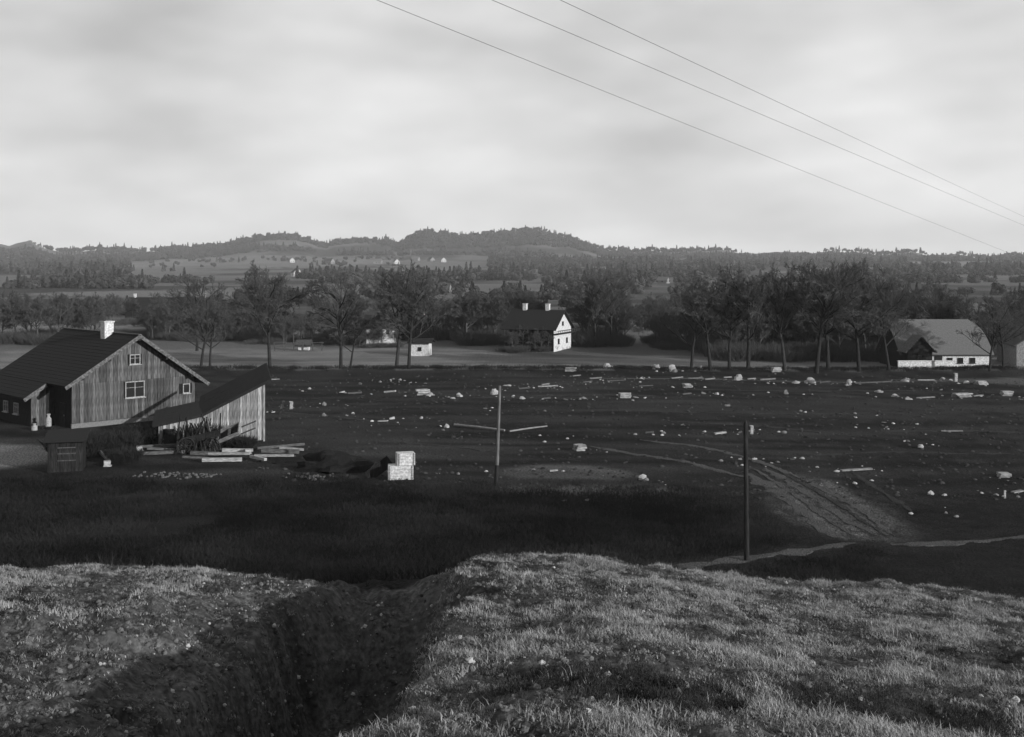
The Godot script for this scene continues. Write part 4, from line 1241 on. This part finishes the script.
# ---------------------------------------------------------------- everything
func _ready() -> void:
	# camera on the hilltop, lens shifted downwards so that uprights stay upright
	var cam := Camera3D.new()
	cam.name = "camera"
	cam.projection = Camera3D.PROJECTION_FRUSTUM
	cam.near = 0.1
	cam.far = 9000.0
	cam.size = 0.1 * 737.0 / 1098.0
	cam.frustum_offset = Vector2(0, -0.1 * 98.5 / 1098.0)
	cam.position = Vector3(0, EYE, 0)
	add_child(cam)
	cam.current = true
	# sky: pale overcast veil with soft streaks, darker towards the zenith
	var w := 1536
	var h := 768
	var im := Image.create(w, h, false, Image.FORMAT_RGBF)
	var cf := FastNoiseLite.new()
	cf.seed = 19
	cf.frequency = 1.0
	cf.fractal_octaves = 5
	for y in h:
		var el := (0.5 - (y + 0.5) / h) * PI
		var up := clampf(el / (PI * 0.5), 0.0, 1.0)
		var base := lerpf(0.84, 0.3, pow(up, 0.45))
		for x in w:
			var v := base
			if el > -0.02:
				var az := TAU * (x + 0.5) / w
				var c := cf.get_noise_3d(cos(az) * 2.0, el * 6.0, sin(az) * 2.0)
				var c2 := cf.get_noise_3d(cos(az) * 5.0 + 20.0, el * 18.0, sin(az) * 5.0)
				v *= 1.0 + 0.38 * c + 0.16 * c2
			im.set_pixel(x, y, Color(v, v, v))
	var pan := PanoramaSkyMaterial.new()
	pan.panorama = ImageTexture.create_from_image(im)
	var sky := Sky.new()
	sky.sky_material = pan
	var env := Environment.new()
	env.background_mode = Environment.BG_SKY
	env.sky = sky
	env.tonemap_mode = Environment.TONE_MAPPER_LINEAR
	env.tonemap_exposure = 1.1
	env.fog_enabled = true
	env.fog_density = 0.0001
	env.fog_light_color = Color(0.85, 0.85, 0.85)
	env.sdfgi_enabled = true
	env.ssao_enabled = true
	env.ssil_enabled = true
	var we := WorldEnvironment.new()
	we.name = "surroundings"
	we.environment = env
	add_child(we)
	var sun := DirectionalLight3D.new()
	sun.name = "sun"
	sun.light_energy = 1.5
	sun.light_angular_distance = 0.5
	sun.shadow_enabled = true
	add_child(sun)
	sun.look_at_from_position(Vector3(0.77, 0.25, 0.58), Vector3.ZERO)   # low, from the right and behind

	hills.seed = 4
	hills.frequency = 0.02
	hills.fractal_octaves = 3
	rough.seed = 9
	rough.frequency = 0.06
	rough.fractal_octaves = 4
	make_materials()
	make_ground()
	print("ground ", Time.get_ticks_msec())
	ribbon("dirt_track", [[-23.0, 101.2], [-19.0, 98.4], [-14.6, 95.8], [-9.5, 92.7]], 0.7, M.track, "narrow track right of the shed")
	ribbon("dirt_track", [[5.8, 81.1], [9.0, 77.2], [11.9, 73.6], [14.6, 68.6]], 0.9, M.pale_track, "track running down to the dark pole")
	ribbon("dirt_track", [[9.8, 84.0], [13.8, 80.6], [16.8, 74.3], [18.0, 68.6]], 0.8, M.pale_track, "track curving past the dark pole")
	ribbon("dirt_track", [[14.9, 70.6], [15.5, 64.9], [15.6, 57.1], [15.6, 53.2]], 1.5, M.pale_track, "left cart track right of the dark pole")
	ribbon("dirt_track", [[16.6, 72.1], [17.1, 64.9], [17.4, 57.1], [17.9, 53.7]], 0.9, M.pale_track, "middle cart track right of the dark pole")
	ribbon("dirt_track", [[18.0, 68.6], [18.6, 64.3], [18.9, 59.0], [18.7, 53.6]], 0.8, M.pale_track, "right cart track with a pale rut")
	ribbon("dirt_track", [[22.0, 71.4], [21.7, 64.9], [21.5, 59.0]], 0.5, M.track, "short rut right of the cart tracks")
	ribbon("dirt_track", [[15.8, 71.5], [16.3, 64.9], [16.5, 57.1], [16.7, 53.5]], 0.5, M.pale_track, "narrow rut between the cart tracks")
	ribbon("dirt_track", [[17.3, 70.5], [17.9, 64.9], [18.2, 57.6], [18.3, 53.6]], 0.45, M.track, "second narrow rut between the cart tracks")
	ribbon("dirt_road", [[4.0, 46.0], [7.9, 48.2], [11.8, 50.1], [16.3, 52.3]], 1.3, M.pale_track, "dirt road crossing the foot of the hill")
	ribbon("dirt_road", [[17.9, 51.9], [20.9, 52.3], [25.0, 53.7], [29.5, 55.0]], 0.9, M.pale_track, "dirt road running out to the right")
	ribbon("dirt_track", [[29.0, 88.1], [36.0, 88.1], [41.5, 87.0]], 1.0, M.track, "faint track on the right of the site")
	ribbon("dirt_track", [[14.0, 93.5], [22.1, 90.3], [27.3, 84.5]], 0.8, M.track, "faint track in mid site")
	ribbon("dirt_track", [[-10.5, 83.0], [-6.1, 82.0], [-1.0, 78.8]], 0.7, M.track, "faint track behind the crates")
	ribbon("dirt_track", [[20.2, 77.2], [27.7, 78.4], [35.5, 77.6]], 0.5, M.track, "thin track behind the long plank")
	ribbon("trodden_strip", [[9.0, 131.5], [18.0, 131.0], [26.0, 130.2], [34.0, 128.5], [42.0, 127.2], [49.0, 128.0]], 1.1, M.pale_track, "pale trodden strip along the far edge of the site")
	ribbon("trodden_strip", [[44.0, 129.4], [52.0, 128.2], [60.0, 125.0], [70.0, 121.0]], 2.2, M.pale_track, "pale path curving past the barn to the right")
	ribbon("dirt_track", [[18.0, 119.5], [30.0, 118.0], [45.0, 118.6]], 1.2, M.track, "faint track before the barn")
	ribbon("dirt_track", [[-4.0, 112.0], [6.0, 114.0], [16.0, 113.0]], 0.8, M.track, "faint track in the back of the site")
	ribbon("dirt_track", [[10.0, 100.5], [22.0, 99.0], [36.0, 101.0]], 0.7, M.track, "thin rut across the right of the site")
	farmhouse()
	shed()
	var t := house("gabled_house", "white gabled house with dark balcony and long dark roof", "house", at(8.2, 178.0), deg_to_rad(67), 8.0, 8.5, 3.6, 6.3, M.plaster, M.roof_dark, {"win": [[-1.9, 1.5, 0.6, 0.8], [1.9, 1.5, 0.6, 0.8], [0, 4.3, 0.6, 0.6]], "chimneys": [-2.6, -6.6], "balcony": 2.75, "shade_clad": true})
	house("barn", "big barn with broad pale half-hipped roof and white wall", "barn", at(63.0, 149.5), PI / 2, 9.0, 11.4, 2.2, 6.2, M.plaster, M.roof_pale, {"hip": 0.35, "side": [[-9.5, 1.05, 0.7, 0.6], [-5.2, 1.1, 0.7, 0.7], [-3.8, 1.1, 0.7, 0.7], [-2.2, 1.1, 0.7, 0.7]], "door": -6.7, "clad_end": true})
	house("barn_porch", "dark gabled porch with pale roof edges before the barn", "porch", at(53.2, 143.2), 0.1, 3.4, 1.6, 2.4, 4.1, M.dark_board, M.trim, {"win": [[0, 1.2, 0.8, 0.8]]})
	house("edge_house", "grey plastered house cut off by the right edge", "house", at(71.6, 149.0), -0.1, 6.0, 8.0, 3.0, 4.9, M.plaster_grey, M.roof_mid, {"win": [[-1.4, 1.2, 0.7, 1.0], [1.2, 1.2, 0.7, 1.0]]})
	var lw := thing("garden_wall", "low white wall in front of the barn porch", "wall", at(53.2, 141.0), 0.03)
	var lb := MB.new()
	lb.box(Vector3(0, 0.4, 0), Vector3(7.4, 1.0, 0.3))
	part("wall", lb.mesh(), M.plaster, lw)
	lb = MB.new()
	lb.box(Vector3(0, 0.94, 0), Vector3(7.5, 0.08, 0.4))
	part("coping", lb.mesh(), M.plaster, lw)
	house("white_hut", "small white hut with flat overhanging roof near the field trees", "hut", at(-12.5, 168.0), PI / 2 - 0.1, 2.4, 2.8, 2.1, 2.5, M.plaster, M.roof_dark, {"side": [[-1.4, 1.1, 0.5, 0.5]]})
	house("long_house", "long white house half hidden among trees behind the hut", "house", at(-19.9, 186.5), PI / 2 + 0.05, 5.0, 4.6, 3.5, 5.2, M.plaster, M.roof_dark, {"side": [[-1.0, 2.6, 0.5, 0.7], [-2.3, 2.6, 0.5, 0.7], [-3.6, 2.6, 0.5, 0.7]]})
	house("long_roofed_farm", "dark long-roofed farm with white chimneys behind the farmhouse", "farm", at(-80.0, 300.0), PI / 2, 10.0, 24.0, 2.5, 5.4, M.dark_board, M.roof_dark, {"chimneys": [-4.0, -23.0], "side": [[-6, 1.2, 0.8, 0.8], [-12, 1.2, 0.8, 0.8]]})
	house("field_barn", "small barn with pale roof in the trees right of centre", "barn", at(42.0, 205.0), PI / 2 - 0.5, 5.0, 5.0, 3.0, 4.6, M.dark_board, M.roof_pale)
	house("field_hut", "little pale hut beside the rail fence", "hut", at(-33.0, 178.5), PI / 2, 1.8, 1.6, 1.0, 1.6, M.plaster, M.roof_mid)
	# farms far away on the light hill
	var farms := [[-402.0, 2010.0, "leftmost small white farmhouse on the light hill", 0.2], [-318.0, 1950.0, "second small white farmhouse on the light hill", 0.9], [-231.0, 1950.0, "pale-roofed farm at the left of the hill hamlet", 1.4], [-205.0, 1960.0, "white farm in the middle of the hill hamlet", 0.3], [-176.0, 2080.0, "farm with a long pale roof in the hill hamlet", 1.2], [-148.0, 2050.0, "white house at the right of the hill hamlet", 0.5], [-126.0, 2030.0, "rightmost tall white house of the hill hamlet", 0.1],
		[-36.0, 640.0, "small pale house in the middle of the valley", 1.3], [128.0, 900.0, "small white house on the valley slope right of centre", 0.9], [-230.0, 1180.0, "white house standing in the tree belt", 0.4]]
	for k in farms.size():
		var q: Array = farms[k]
		var z := 0.6 if q[1] < 1000.0 else 1.0
		house("far_farm", q[2], "farm", at(q[0], q[1]), q[3], 9.0 * z, 15.0 * z, 4.5 * z, 9.0 * z, M.plaster if k % 3 == 0 else M.plaster_grey, M.roof_pale if k % 2 == 0 else M.roof_mid, {"win": [[-2, 2, 1.2, 1.5], [2, 2, 1.2, 1.5]], "side": [[-4, 2, 1.2, 1.5], [-9, 2, 1.2, 1.5]]})
	loose_things()
	scatter_debris()
	print("things ", Time.get_ticks_msec())
	plant_trees()
	print("trees ", Time.get_ticks_msec())
	grow_grass()
	print("done ", Time.get_ticks_msec())
